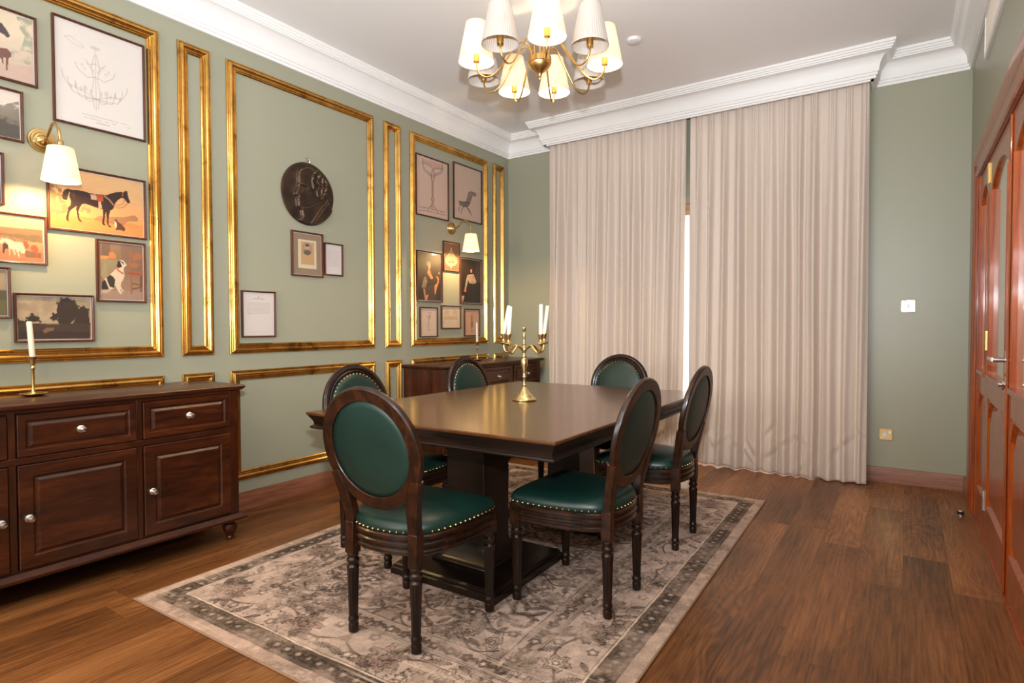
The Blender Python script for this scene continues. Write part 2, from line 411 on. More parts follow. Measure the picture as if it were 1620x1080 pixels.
# skirting
def skirting(name, pts, m_, k):
    pr = [(0, 0), (.018, 0), (.018, .104), (.012, .116), (0, .116)]
    lp = sweep_rail(pts, pr); c = MB(); c.loft([[lp[j][i] for j in range(5)] for i in range(len(pts))], closed=False)
    return struct(c.build(name, m_, smooth=30))
skirting('baseboard_left', [(LX, RY), (LX, BY)], M['baseboard_l'], 0)
skirting('baseboard_back', [(WX1+.06, BY), (RX, BY)], M['baseboard'], 0)
skirting('baseboard_back_left', [(LX+.018, BY), (WX0-.06, BY)], M['baseboard'], 0)
skirting('baseboard_right', [(RX, BY-.018), (RX, 4.935)], M['baseboard_l'], 0)

# gilded wall panels: mitred rectangular mouldings
def wall_frame(u, v, h): return (LX+h, u, v)
GP = [(0, 0), (0, .010), (.003, .014), (.007, .014), (.010, .010), (.012, .012), (.017, .022), (.024, .027), (.031, .026), (.037, .020), (.040, .014),
      (.042, .013), (.045, .018), (.049, .018), (.052, .012), (.054, .010), (.057, .013), (.060, .013), (.063, .009), (.066, .006), (.066, 0)]
panels = [(.474, 1.716), (1.8214, 2.018), (2.1224, 3.3651), (3.4764, 3.6697), (3.7838, 4.9257), (5.0247, 5.2207)]
names = ['wide gilded moulding panel around the horse and dog pictures', 'tall narrow gilded moulding left of the medallion panel',
         'wide gilded moulding panel around the bronze medallion', 'tall narrow gilded moulding right of the medallion panel',
         'gilded moulding panel around the portraits and furniture drawings', 'tall narrow gilded moulding beside the back corner']
ti = 2
for row, (z0, z1, pre) in enumerate([(1.0275, 2.9065, ''), (.1955, .9184, 'low dado row: ')]):
    for (y0, y1), nm in zip(panels, names):
        kk = 1. if (y1-y0) > .4 else .92
        lps = [rect_loop(h, y0, y1, z0, z1, d*kk, wall_frame) for d, h in GP]
        o = MB().loft(lps, cap0=False, cap1=False).build('trim_%d' % ti, M['gold'], smooth=25)
        struct(o, (nm if row == 0 else nm.replace('gilded', 'lower gilded').replace('around the', 'below the'))); ti += 1

# window behind the curtains
wr = struct(empty('window_1', (0, 0, 0)), 'beige framed window behind the curtains')
wf = MB(); fy0, fy1 = BY+.03, BY+.09
wf.box((WX0, fy0, 2.21), (WX1, fy1, WZ1)); wf.box((WX0, fy0, 0), (WX1, fy1, .07))
for x in (WX0, -1.648, WX1-.07): wf.box((x, fy0, .07), (x+.07, fy1, 2.21))
wf.box((WX0, fy0-.012, 2.245), (WX1, fy0, 2.255))
struct(wf.build('window_frame', M['alu'], wr, smooth=0, bevel=.003))
gm, nt = new_mat('clear_window_glass'); n = N(nt)
finish(nt, n, n('ShaderNodeMixShader', {0: .08, 1: n('ShaderNodeBsdfTransparent'), 2: n('ShaderNodeBsdfGlossy', {'Roughness': .02})}))
struct(MB().box((WX0+.02, BY+.055, .07), (WX1-.02, BY+.061, 2.21)).build('pane', gm, wr, smooth=0))

# ------------------------------------------------------------------ wooden double door with side panel on the right wall
ap = [(0, -.03), (0, .010), (.008, .016), (.026, .018), (.034, .011), (.085, .010), (.095, .016), (.12, .021), (.155, .023), (.168, .019), (.17, 0)]
dl = sweep_rail([(DY1, 0), (DY1, DZ1-.03), (DY0, DZ1-.03), (DY0, 0)], ap)
dm = MB(); dm.loft([[(RX-dl[j][i][2], dl[j][i][0], dl[j][i][1]) for j in range(len(ap))] for i in range(4)], closed=False)
XL = RX+.006
dm.box((RX+.001, DY1-.045, 0), (RX+.10, DY1, DZ1)); dm.box((RX+.001, DY0, 0), (RX+.10, DY0+.04, DZ1)); dm.box((RX+.001, DY0+.04, 2.135), (RX+.10, DY1-.045, DZ1))
dm.box((RX-.004, DY0+.04, 0), (RX+.10, DY1-.045, .012))
struct(dm.build('trim_%d' % ti, M['door'], smooth=30), 'varnished reddish wood architrave around the doorway'); ti += 1

def leaf(name, y0, y1, label, stile=.085):
    r = struct(empty(name, (XL, y1, 0)), label)
    D = .04; W_ = y1-y0
    def box(a, b, c, d, m, x0=0, x1=D): m.box((x0, -b, c), (x1, -a, d))
    m = MB(); zb, zt = .014, 2.13
    box(0, stile, zb, zt, m); box(W_-stile, W_, zb, zt, m); box(stile, W_-stile, zb, .20, m); box(stile, W_-stile, .80, .92, m)
    # top rail with arched underside
    k = 14; xs = [stile+(W_-2*stile)*i/k for i in range(k+1)]
    arch = [1.93+.10*math.sin(PI*i/k)**.8 for i in range(k+1)]
    for i in range(k):
        vs = []
        for x in (0, D): vs += [(x, -xs[i], arch[i]), (x, -xs[i+1], arch[i+1]), (x, -xs[i+1], zt), (x, -xs[i], zt)]
        m.add(vs, [(0,1,2,3),(4,7,6,5),(0,4,5,1),(3,2,6,7)])
    struct(m.build('door_frame', M['door'], r, smooth=0, bevel=.004))
    g = MB(); g.box((.016, -(W_-stile+.005), .915), (.022, -(stile-.005), 2.035)); struct(g.build('pane', M['door_glass'], r, smooth=0))
    # beading round the pane and glazing bar
    b = MB()
    for a in (stile, W_-stile-.014): box(a, a+.014, .92, 1.94, b, x0=-.006)
    box(stile, W_-stile, .905, .93, b, x0=-.012)
    struct(b.build('beading', M['door'], r, smooth=0, bevel=.003))
    # raised panel with clipped top corners
    p = MB(); a0, a1 = -(W_-stile), -stile; c = min(.09, (a1-a0)*.25)
    def lp(i, h): return [(h, a0+i, .20+i), (h, a1-i, .20+i), (h, a1-i, .80-i-c), (h, a1-i-c, .80-i), (h, a0+i+c, .80-i), (h, a0+i, .80-i-c)]
    p.loft([lp(0, .030), lp(0, .004), lp(.008, .0), lp(.016, .012), (lp(.02, .018)), lp(.055, .006), lp(.06, .006)], cap0=False)
    for s0, s1 in ((a0, 1), (a1, -1)): p.add([(.004, s0, .80), (.004, s0, .80-c), (.004, s0+s1*c, .80)], [(0, 1, 2)])
    struct(p.build('raised_panel', M['door'], r, smooth=20))
    return r
d1 = leaf('door_1', 4.22, 4.712, 'fixed varnished wooden side panel with arched glazing beside the corner', .06)
d2 = leaf('door_2', 3.375, 4.215, 'varnished wooden door leaf with lever handle and arched glass')
d3 = leaf('door_3', 2.495, 3.37, 'near varnished wooden door leaf with arched glass at right edge')
m = MB(); m.box((-.009, -.022, .014), (0, .003, 2.12)); struct(m.build('cover_strip', M['door'], d3, smooth=0, bevel=.005))
for z in (.16, 1.06, 1.99):
    h = MB(); h.lathe([(.007, 0), (.007, .11)], 10, T(-.006, -.002, z)); h.box((-.004, -.022, z), (.001, .018, z+.11))
    struct(h.build('hinge', M['brass'] if z > 1 else M['steel'], d2, smooth=30))
yb = -(4.215-3.42)
h = MB(); h.box((-.006, yb-.02, .985), (0, yb+.02, 1.085)); h.lathe([(.011, 0), (.011, .05)], 12, Matrix.Translation((0, yb, 1.045)) @ Matrix.Rotation(-PI/2, 4, 'Y'))
h.tube([(-.048, yb, 1.045), (-.05, yb+.03, 1.045), (-.05, yb+.13, 1.045)], [.011, .011, .010], 10)
h.box((-.006, yb-.018, .90), (0, yb+.018, .97)); h.lathe([(.018, 0), (.018, .012), (.012, .016), (.012, .03)], 14, Matrix.Translation((0, yb, .935)) @ Matrix.Rotation(-PI/2, 4, 'Y'))
struct(h.build('door_handle', M['steel'], d2, smooth=40, bevel=.001))

# ------------------------------------------------------------------ small fittings
v = tag(empty('air_vent', (RX, 4.0, 2.86)), 'white louvred air grille high on the right wall below the cornice', 'vent')
def vf(u, v_, h): return (-h, u, v_)
MB().loft([rect_loop(h, -.37, .385, -.125, .135, i, vf) for i, h in [(0, 0), (0, .012), (.006, .016), (.028, .016), (.034, .004)]], cap0=False, cap1=False).build('grille_frame', M['white_plastic'], v, smooth=0)
MB().box((-.003, -.34, -.10), (-.001, .355, .105)).build('backing', M['steel_dark'], v, smooth=0)
s = MB()
for i in range(46): y = -.335+i*.0150; s.add([(-.012, y, -.095), (-.004, y+.010, -.095), (-.004, y+.010, .105), (-.012, y, .105), (-.0105, y-.001, -.095), (-.0025, y+.009, -.095), (-.0025, y+.009, .105), (-.0105, y-.001, .105)], [(0,1,2,3), (4,7,6,5), (0,3,7,4), (1,5,6,2), (0,4,5,1), (3,2,6,7)])
s.build('louvre', M['louvre'], v, smooth=0)

def plate(name, x, z, label, cat, kind):
    r = tag(empty(name, (x, BY, z)), label, cat)
    fr = lambda u, v_, h: (u, -h, v_)
    MB().loft([rect_loop(h, -.044, .044, -.044, .044, i, fr) for i, h in [(0, 0), (0, .005), (.003, .008)]]).build('face_plate', M['brass_plate'], r, smooth=20)
    k = MB()
    if kind == 'switch': k.box((-.011, -.0125, -.017), (.011, -.008, .017))
    else:
        k.box((-.026, -.0095, -.020), (.008, -.008, .004)); k.box((-.016, -.0095, .004), (-.002, -.008, .020))
    k.build('switch_rocker' if kind == 'switch' else 'socket_insert', M['white_plastic'], r, smooth=0, bevel=.001)
    if kind != 'switch':
        MB().box((.017, -.0115, .004), (.034, -.008, .026)).build('switch_rocker', M['white_plastic'], r, smooth=0, bevel=.001)
        p = MB(); p.box((-.011, -.0099, .007), (-.007, -.0094, .014)); p.box((-.021, -.0099, -.012), (-.014, -.0094, -.009)); p.box((-.004, -.0099, -.012), (.003, -.0094, -.009))
        p.build('pin_slots', M['steel_dark'], r, smooth=0)
    for s_ in (-1, 1): MB().lathe([(.0035, 0), (.003, .0015)], 10, Matrix.Translation((s_*.034, -.008, 0 if kind == 'switch' else -.002)) @ Matrix.Rotation(PI/2, 4, 'X')).build('screw', M['brass'], r)
plate('light_switch', .009, 1.347, 'small polished brass light switch on the green wall right of the curtains', 'light switch', 'switch')
plate('wall_socket', -.12, .370, 'polished brass power socket low on the wall above the skirting', 'socket', 'socket')

r = tag(empty('smoke_detector', (-1.625, 3.975, CZ)), 'small flat white smoke detector on the ceiling beside the chandelier', 'smoke detector')
MB().lathe([(.052, 0), (.052, -.008), (.046, -.020), (.030, -.026), (.0, -.027)][::-1], 32).build('housing', M['white_plastic'], r)
MB().lathe([(.004, -.0262), (.0, -.030)][::-1], 10, T(.018, 0, 0)).build('indicator', M['steel_dark'], r)

r = tag(empty('door_stopper', (.30, 4.64, 0)), 'small metal and black rubber door stop fixed to the floor by the door', 'door stop')
MB().lathe([(.020, 0), (.020, .006), (.017, .010), (.017, .028), (.014, .032), (0, .033)], 20).build('body', M['steel'], r)
MB().lathe([(.0172, 0), (.0175, .018)], 20, T(-.002, -.004, .010)).build('rubber_buffer', M['steel_dark'], r)

# ------------------------------------------------------------------ curtains
def vnoise1(x, seed):
    rs = np.random.RandomState(seed); g = rs.rand(4096)*2-1
    i = np.floor(x).astype(int); f = x-i; f = f*f*(3-2*f)
    return g[i % 4096]*(1-f)+g[(i+1) % 4096]*f
def curtain(name, x0, x1, label, seed, ntop, nbot, xb0, xb1):
    NX, NZ = 560, 110
    s = np.linspace(0, 1, NX)[None, :]; t = np.linspace(0, 1, NZ)[:, None]    # t: 0 hem, 1 top
    z = .006+3.06*t**1.15
    w = np.clip((z-1.6)/1.35, 0, 1); w = w*w*(3-2*w)
    wl = np.clip((2.9-z)/2.9, 0, 1)
    ph1 = 2*PI*(ntop*s+.16*vnoise1(s*7, seed)+wl*(.22*vnoise1(s*5+1, seed+1)+.10*vnoise1(s*6+z*.9, seed+2)))
    ph2 = 2*PI*(nbot*s+.25*vnoise1(s*5, seed+4)+.05*vnoise1(s*5+z*.8, seed+2))
    amp = .72+.42*vnoise1(s*ntop*.9+z*.15, seed+3)
    A = .018+.024*np.clip((3.0-z)/.8, 0, 1)
    fr_ = (ph1/(2*PI)) % 1.
    pinch = np.exp(-((fr_-.75)/.05)**2)+.7*np.exp(-((fr_-.60)/.035)**2)+.7*np.exp(-((fr_-.90)/.035)**2)
    y = 5.170+A*amp*(np.sin(ph1)+.28*np.sin(2*ph1+1.2+2*vnoise1(s*4, seed+5)))+(1-w)*.014*np.sin(ph2)*(.7+.5*vnoise1(s*6, seed+6))-.009*pinch*np.clip((z-2.3)/.6, 0, 1)**1.5
    flare = np.clip((.75-z)/.75, 0, 1)
    y = y-.042*flare**1.4+.012*flare*vnoise1(s*11+3, seed+6)
    # cloth breaking on the floor: buckles and short diagonal creases near the hem
    for k in range(15):
        rs = np.random.RandomState(seed*31+k); cs = rs.rand(); cz = .05+rs.rand()*.32; a = rs.choice([-1, 1])*(.5+.7*rs.rand()); ln = .06+.07*rs.rand()
        u = (s-cs)*(x1-x0); vv = z-cz
        p = (u*math.cos(a)+vv*math.sin(a)); q = (-u*math.sin(a)+vv*math.cos(a))
        y = y+.015*np.exp(-(p/ln)**2)*(np.exp(-((q)/.016)**2)-.8*np.exp(-((q-.03)/.02)**2))
    xa = xb0+(x0-xb0)*t; xc = xb1+(x1-xb1)*t
    x = xa+(xc-xa)*s+.006*np.sin(ph2*1.0+1)*(1-w)+0*z
    yy = np.minimum(y, BY-.028) ; yy = np.maximum(yy, np.where(z > 2.96, PF+.026, 5.0))
    # returns at both ends
    zz = z+0*s+.010*np.maximum(0, vnoise1(s*13, seed+8))*np.clip(1-t*30, 0, 1)
    V = np.stack([x, yy, zz], -1).reshape(-1, 3)
    idx = np.arange(NX*NZ).reshape(NZ, NX)
    F = np.stack([idx[:-1, :-1], idx[:-1, 1:], idx[1:, 1:], idx[1:, :-1]], -1).reshape(-1, 4)
    me = bpy.data.meshes.new(name); me.from_pydata(V.tolist(), [], F.tolist()); me.materials.append(M['curtain']); me.shade_smooth()
    o = bpy.data.objects.new(name, me); COL.objects.link(o)
    md = o.modifiers.new('solidify', 'SOLIDIFY'); md.thickness = .002; md.offset = 0
    # stitched hem band
    return tag(o, label, 'curtain', None)
curtain('curtain', -2.995, -1.622, 'left blush beige floor-length curtain gathered in soft folds behind the table', 11, 12, 10.5, -3.02, -1.650)
curtain('curtain', -1.588, -.248, 'right blush beige floor-length curtain, its hem breaking on the bare floor', 23, 12, 9.6, -1.600, -.236)

# ------------------------------------------------------------------ numpy painting helpers (used for rug and prints)
def up_noise(h, w_, cells, seed):
    rs = np.random.RandomState(seed); ch, cw = max(2, int(cells[0])), max(2, int(cells[1]))
    g = rs.rand(ch+1, cw+1); y = np.linspace(0, ch-1e-6, h); x = np.linspace(0, cw-1e-6, w_)
    yi = y.astype(int); xi = x.astype(int); fy = (y-yi)[:, None]; fx = (x-xi)[None, :]
    fy = fy*fy*(3-2*fy); fx = fx*fx*(3-2*fx)
    a = g[yi][:, xi]; b = g[yi][:, xi+1]; c = g[yi+1][:, xi]; d = g[yi+1][:, xi+1]
    return (a*(1-fx)+b*fx)*(1-fy)+(c*(1-fx)+d*fx)*fy
def fbm(h, w_, cells, seed, oct=4):
    o = 0; a = 1; t = 0
    for i in range(oct):
        o = o+a*up_noise(h, w_, (cells[0]*2**i, cells[1]*2**i), seed+i*7); t += a; a *= .55
    return o/t
def L3(c): return np.array(lin(*c)[:3])
class Canvas:
    def __init__(s, pw, ph, res, col):
        s.pw, s.ph = pw, ph; s.w = max(8, int(pw/res)); s.h = max(8, int(ph/res))
        s.U, s.V = np.meshgrid(np.linspace(0, 1, s.w), np.linspace(0, 1, s.h))
        s.C = np.zeros((s.h, s.w, 3))+L3(col); s.res = res
    def mixm(s, m, col, a=1.):
        m = (m*a)[..., None]; s.C = s.C*(1-m)+L3(col)*m
    def grad(s, lo, hi, v0=0., v1=1.):
        t = np.clip((s.V-v0)/(v1-v0), 0, 1)[..., None]; s.C = L3(lo)*(1-t)+L3(hi)*t
    def _in(s, pts):
        ins = np.zeros(s.U.shape, bool); n = len(pts)
        for i in range(n):
            x0, y0 = pts[i]; x1, y1 = pts[(i+1) % n]
            if y0 == y1: continue
            c = ((s.V > y0) != (s.V > y1)); xi = (x1-x0)*(s.V-y0)/(y1-y0)+x0
            ins ^= c & (s.U < xi)
        return ins.astype(float)
    def poly(s, pts, col, a=1., tex=0., seed=1):
        m = s._in(pts)
        if tex: m = m*(1-tex+tex*up_noise(s.h, s.w, (s.h/4, s.w/4), seed)*1.6).clip(0, 1)
        s.mixm(m, col, a); return s
    def dist(s, pts):
        d = np.full(s.U.shape, 9.)
        for (x0, y0), (x1, y1) in zip(pts[:-1], pts[1:]):
            ax, ay, bx, by = x0*s.pw, y0*s.ph, x1*s.pw, y1*s.ph
            px, py = s.U*s.pw-ax, s.V*s.ph-ay; dx, dy = bx-ax, by-ay; L = dx*dx+dy*dy+1e-12
            t = np.clip((px*dx+py*dy)/L, 0, 1); d = np.minimum(d, np.hypot(px-t*dx, py-t*dy))
        return d
    def line(s, pts, wd, col, a=1.):
        s.mixm(np.clip((wd-s.dist(pts))/s.res+.5, 0, 1), col, a); return s
    def ell(s, cx, cy, rx, ry, col, a=1., soft=.15):
        q = np.hypot((s.U-cx)/rx, (s.V-cy)/ry); s.mixm(np.clip((1-q)/soft, 0, 1), col, a); return s
    def blot(s, pts, col, a, seed, cells=18, th=.5):
        m = s._in(pts)*np.clip((fbm(s.h, s.w, (cells*s.ph/s.pw+1, cells), seed)-th)*6+.5, 0, 1); s.mixm(m, col, a); return s
    def grain(s, amt, seed):
        s.C = s.C*(1+amt*(fbm(s.h, s.w, (12, 12), seed, 5)-.5)[..., None]*2); return s
    def text(s, u0, u1, v, wd, col, a, seed, fill=.8):
        rs = np.random.RandomState(seed); u = u0
        while u < u1-.01:
            l = (.01+.035*rs.rand())
            if rs.rand() < fill: s.line([(u, v), (min(u+l, u1), v)], wd, col, a)
            u += l+.012
    def mesh(s, name, frame, mat):
        V = [frame(u*s.pw, v_*s.ph) for v_ in np.linspace(0, 1, s.h) for u in np.linspace(0, 1, s.w)]
        idx = np.arange(s.w*s.h).reshape(s.h, s.w)
        F = np.stack([idx[:-1, :-1], idx[:-1, 1:], idx[1:, 1:], idx[1:, :-1]], -1).reshape(-1, 4)
        me = bpy.data.meshes.new(name); me.from_pydata([tuple(p) for p in V], [], F.tolist()); me.materials.append(mat)
        at = me.color_attributes.new('paint', 'FLOAT_COLOR', 'POINT')
        c4 = np.concatenate([np.clip(s.C, 0, 1), np.ones((s.h, s.w, 1))], -1).astype(np.float32).reshape(-1)
        at.data.foreach_set('color', c4)
        o = bpy.data.objects.new(name, me); COL.objects.link(o); return o

# ------------------------------------------------------------------ rug
RW, RL = 2.09, 3.04
def make_rug():
    c = Canvas(RW, RL, .0034, (176, 152, 138)); H_, W_ = c.h, c.w
    X = c.U*RW; Y = c.V*RL
    wob = (fbm(H_, W_, (26, 18), 5)-.5)*.012
    Xm = np.minimum(X, RW-X)+wob; d = np.minimum(np.minimum(X, RW-X), np.minimum(Y, RL-Y))+wob
    c.C = c.C*(1+.16*(fbm(H_, W_, (20, 14), 3)-.5)[..., None]*2)
    inner = (d > .47).astype(float)
    c.mixm(inner*np.clip((fbm(H_, W_, (9, 6), 8)-.42)*5, 0, 1), (158, 132, 122), .75)
    c.mixm(((d > .37) & (d < .47)).astype(float), (150, 128, 116), .45)
    c.mixm((d < .06).astype(float), (164, 138, 122), .6)
    DK, BR, MV, LT = (32, 24, 20), (104, 86, 70), (128, 100, 90), (206, 184, 164)
    # motif layer on one quarter pattern mirrored over both axes
    hx = X.copy(); hx = np.where(X > RW/2, RW-X, X); hy = np.where(Y > RL/2, RL-Y, Y)
    fill = np.zeros((H_, W_)); ink = np.zeros((H_, W_)); lit = np.zeros((H_, W_))
    rs = np.random.RandomState(4)
    hw, hh = W_//2+1, H_//2+1
    qx, qy = X[:hh, :hw], Y[:hh, :hw]
    qf = np.zeros(qx.shape); qi = np.zeros(qx.shape); ql = np.zeros(qx.shape)
    warp = (fbm(hh, hw, (120, 80), 12, 3)-.5)
    def stamp(cx, cy, R, n_, style):
        x0, x1 = int((cx-R*1.6)/c.res), int((cx+R*1.6)/c.res)+1; y0, y1 = int((cy-R*1.6)/c.res), int((cy+R*1.6)/c.res)+1
        x0, y0 = max(x0, 0), max(y0, 0); sl = (slice(y0, max(y1, y0)), slice(x0, max(x1, x0)))
        ax, ay = qx[sl]-cx, qy[sl]-cy
        if ax.size == 0: return
        r = np.hypot(ax, ay); th = np.arctan2(ay, ax)+rs.rand()*6
        wr_ = 1+.35*warp[sl]
        P = R*(.78+.16*np.cos(n_*th)+.13*np.abs(np.sin(n_*1.5*th+1)))*wr_*(1 if style != 2 else (1+.4*np.cos(2*th)))
        t = .0062
        a = np.clip((P-r)/.004, 0, 1)
        e = np.clip(1-np.abs(r-P)/t, 0, 1)
        e2 = np.clip(1-np.abs(r-P*.62)/t, 0, 1)*.8 if R > .022 else 0
        e3 = np.clip(1-np.abs(r-P*.27)/t, 0, 1) if R > .03 else 0
        ray = np.clip(1-np.abs(np.sin(n_*th*.5))*r/t*1.3, 0, 1)*(r < P)*(r > P*.3)*.7
        qf[sl] = np.maximum(qf[sl], a*(.75 if style == 0 else .3)); 
        if style == 1: ql[sl] = np.maximum(ql[sl], np.clip((P*.62-r)/.004, 0, 1))
        qi[sl] = np.maximum(qi[sl]*(1-a*.85), np.maximum(np.maximum(e, e2), np.maximum(e3, ray)))
    def leaf_(cx, cy, L, a, wdt=.32):
        x0, x1 = int((cx-L)/c.res), int((cx+L)/c.res)+1; y0, y1 = int((cy-L)/c.res), int((cy+L)/c.res)+1
        x0, y0 = max(x0, 0), max(y0, 0); sl = (slice(y0, max(y1, y0)), slice(x0, max(x1, x0)))
        ax, ay = qx[sl]-cx, qy[sl]-cy
        if ax.size == 0: return
        p = (ax*math.cos(a)+ay*math.sin(a))/L; q = (-ax*math.sin(a)+ay*math.cos(a))/L
        prof_ = wdt*np.clip(1-p*p*1.2, 0, 1)*(1+.35*np.sin(p*22))*.8
        ins = (np.abs(q) < prof_)
        e = np.clip(1-np.abs(np.abs(q)-prof_)*L/.0058, 0, 1)*(np.abs(p) < .92)
        m_ = np.clip(1-np.abs(q)*L/.005, 0, 1)*(np.abs(p) < .8)
        qf[sl] = np.maximum(qf[sl], ins*.55); qi[sl] = np.maximum(qi[sl], np.maximum(e, m_*.8))
    def vine(fx, fy, t0, t1, amp, per, wdt=.0065):
        nonlocal qi
        ts = np.arange(t0, t1, .012)
        pts = [(fx(t, amp*math.sin(2*PI*t/per)), fy(t, amp*math.sin(2*PI*t/per))) for t in ts]
        for (a, b), (a2, b2) in zip(pts[:-1], pts[1:]):
            x0 = max(0, int((min(a, a2)-.01)/c.res)); x1 = int((max(a, a2)+.01)/c.res)+1; y0 = max(0, int((min(b, b2)-.01)/c.res)); y1 = int((max(b, b2)+.01)/c.res)+1
            sl = (slice(y0, y1), slice(x0, x1)); px, py = qx[sl]-a, qy[sl]-b
            if px.size == 0: continue
            dx, dy = a2-a, b2-b; tt = np.clip((px*dx+py*dy)/(dx*dx+dy*dy+1e-12), 0, 1); dd = np.hypot(px-tt*dx, py-tt*dy)
            qi[sl] = np.maximum(qi[sl], np.clip(1.2-dd/wdt, 0, 1)*.9)
    # field flowers
    pts = []
    for k in range(4200):
        x, y = .50+rs.rand()*(RW/2-.45), .50+rs.rand()*(RL/2-.45); R = rs.choice([.075, .05, .036, .024, .018], p=[.04, .10, .2, .3, .36])
        if all((x-a)**2+(y-b)**2 > (R+r_)**2*1.0 for a, b, r_ in pts): pts.append((x, y, R)); stamp(x, y, R, rs.choice([5, 6, 8]), rs.choice([0, 1, 2])) if R > .02 else leaf_(x, y, R*2.2, rs.rand()*6)
    for k in range(9):
        y = .52+k*.16; vine(lambda t, o: t, lambda t, o, y=y: y+o, .5, RW/2, .05, .33)
    # main border: alternate large palmettes and rosettes on a vine
    for (horizontal, length) in ((False, RL/2), (True, RW/2)):
        g = (lambda t, o: (.27+o, t)) if not horizontal else (lambda t, o: (t, .27+o))
        vine(lambda t, o, g=g: g(t, o)[0], lambda t, o, g=g: g(t, o)[1], .27, length, .05, .52)
        t = .30; k = 0
        while t < length+.1:
            R = .088 if k % 2 == 0 else .055
            x, y = g(t, (.012 if k % 2 else -.012)); stamp(x, y, R, 8 if k % 2 == 0 else 6, [0, 1, 0][k % 3])
            for s_ in (-1, 1):
                x, y = g(t+.07*s_, .075*s_*(1 if k % 2 else -1)); leaf_(x, y, .05, rs.rand()*6); 
                x, y = g(t+.13, .07*s_); stamp(x, y, .022, 5, 1)
                x, y = g(t+.03*s_, -.085*s_); leaf_(x, y, .035, rs.rand()*6)
            t += .26 if k % 2 == 0 else .26; k += 1
        # dark guard border with small flowers, inner guard with rosettes
        t = .12
        while t < length+.02:
            x, y = g(t, -.165); stamp(x, y, .026, 6, 1); x, y = g(t+.033, -.175); leaf_(x, y, .022, rs.rand()*6, .5)
            t += .062
        t = .42
        while t < length+.02:
            x, y = g(t, .147); stamp(x, y, .024, 5, int(rs.rand()*2)); x, y = g(t+.04, .15); leaf_(x, y, .022, rs.rand()*6, .5)
            t += .075
    def mirror(q):
        a = np.concatenate([q[:, :W_-hw+0][:, :], q[:, ::-1]], 1)[:, :W_] if False else None
        full = np.zeros((H_, W_)); full[:hh, :hw] = q; full[:hh, W_-hw:] = np.maximum(full[:hh, W_-hw:], q[:, ::-1]); full[H_-hh:, :] = np.maximum(full[H_-hh:, :], full[:hh, :][::-1]); return full
    fill, ink, lit = mirror(qf), mirror(qi), mirror(ql)
    hue = fbm(H_, W_, (16, 12), 31)
    band = ((d > .06) & (d < .145)).astype(float)
    worn = np.clip((fbm(H_, W_, (34, 22), 41)-.34)*4.5, 0, 1)
    c.mixm(band*(.55+.45*worn), (76, 62, 52), .95)
    c.mixm(fill*(hue > .5)*(.35+.65*worn), BR, .92); c.mixm(fill*(hue <= .5)*(.35+.65*worn), MV, .92)
    c.mixm(lit*(.3+.7*worn), LT, .6)
    cn = fbm(H_, W_, (92, 64), 51, 3); cn2 = fbm(H_, W_, (60, 42), 52, 3); patch = np.clip((fbm(H_, W_, (15, 11), 53, 2)-.40)*5, 0, 1)
    curl = np.maximum(np.clip(1.25-np.abs(cn-.5)/.022, 0, 1), .8*np.clip(1.2-np.abs(cn2-.52)/.018, 0, 1))*(.25+.75*patch)
    c.mixm(np.clip((cn2-.5)*7, 0, 1)*patch, BR, .5)
    c.mixm(curl*(1-.8*lit)*np.where(d < .06, .45, 1.)*(1-band), DK, .92)
    c.mixm(band*np.maximum(fill, lit)*worn, (140, 122, 106), .42)
    c.mixm(band*curl, (150, 132, 114), .6)
    c.mixm(ink*(.45+.55*worn), DK, .97)
    for p, wd in ((.06, .004), (.145, .005), (.158, .003), (.37, .005), (.381, .003), (.468, .005)):
        c.mixm(np.clip(1-np.abs(d-p)/wd, 0, 1)*(.4+.6*worn), DK, .8)
    c.mixm(np.clip(1-np.abs(d-.152)/.005, 0, 1), LT, .8)
    mt = np.clip((fbm(H_, W_, (60, 42), 91, 4)-.5)*3.2, -1, 1)[..., None]; c.C = np.clip(c.C*(1+.22*mt), 0, 1)
    # faded streaks of abrash across the width, speckle
    st = up_noise(H_, W_, (300, 5), 77)*.5+up_noise(H_, W_, (700, 9), 78)*.5
    c.mixm(np.clip((st-.62)*4, 0, 1)*np.clip((fbm(H_, W_, (7, 6), 79)-.45)*5, 0, 1), LT, .6)
    c.C *= (1+.16*(np.random.RandomState(9).rand(H_, W_)-.5))[..., None]
    c.C = np.clip(c.C*1.28, 0, .9)
    rz = math.radians(1.15); co, si = math.cos(rz), math.sin(rz)
    wv = lambda u, v_: (u-RW/2, v_-RL/2, .0072+.0004*math.sin(u*9)*math.sin(v_*7))
    o = c.mesh('area_rug', wv, M['rug'])
    o.location = (-1.80, 2.735, 0); o.rotation_euler = (0, 0, rz)
    tag(o, 'faded beige and brown floral patterned rug under the dining table', 'rug')
    b = MB(); lo = rect_loop(0, -RW/2, RW/2, -RL/2, RL/2, 0, lambda u, v_, h: (u, v_, h))
    b.loft([rect_loop(0, -RW/2, RW/2, -RL/2, RL/2, i, lambda u, v_, h, H=h_: (u, v_, H)) for i, h_ in ((0, .001), (-.003, .003), (-.003, .006), (.002, .0085), (.004, .0073))], cap0=True, cap1=False)
    b.build('bound_edge', simple('rug_binding', lin(150, 118, 96), rough=.9), o, smooth=0)
make_rug()
FZ = .0078   # top of the rug

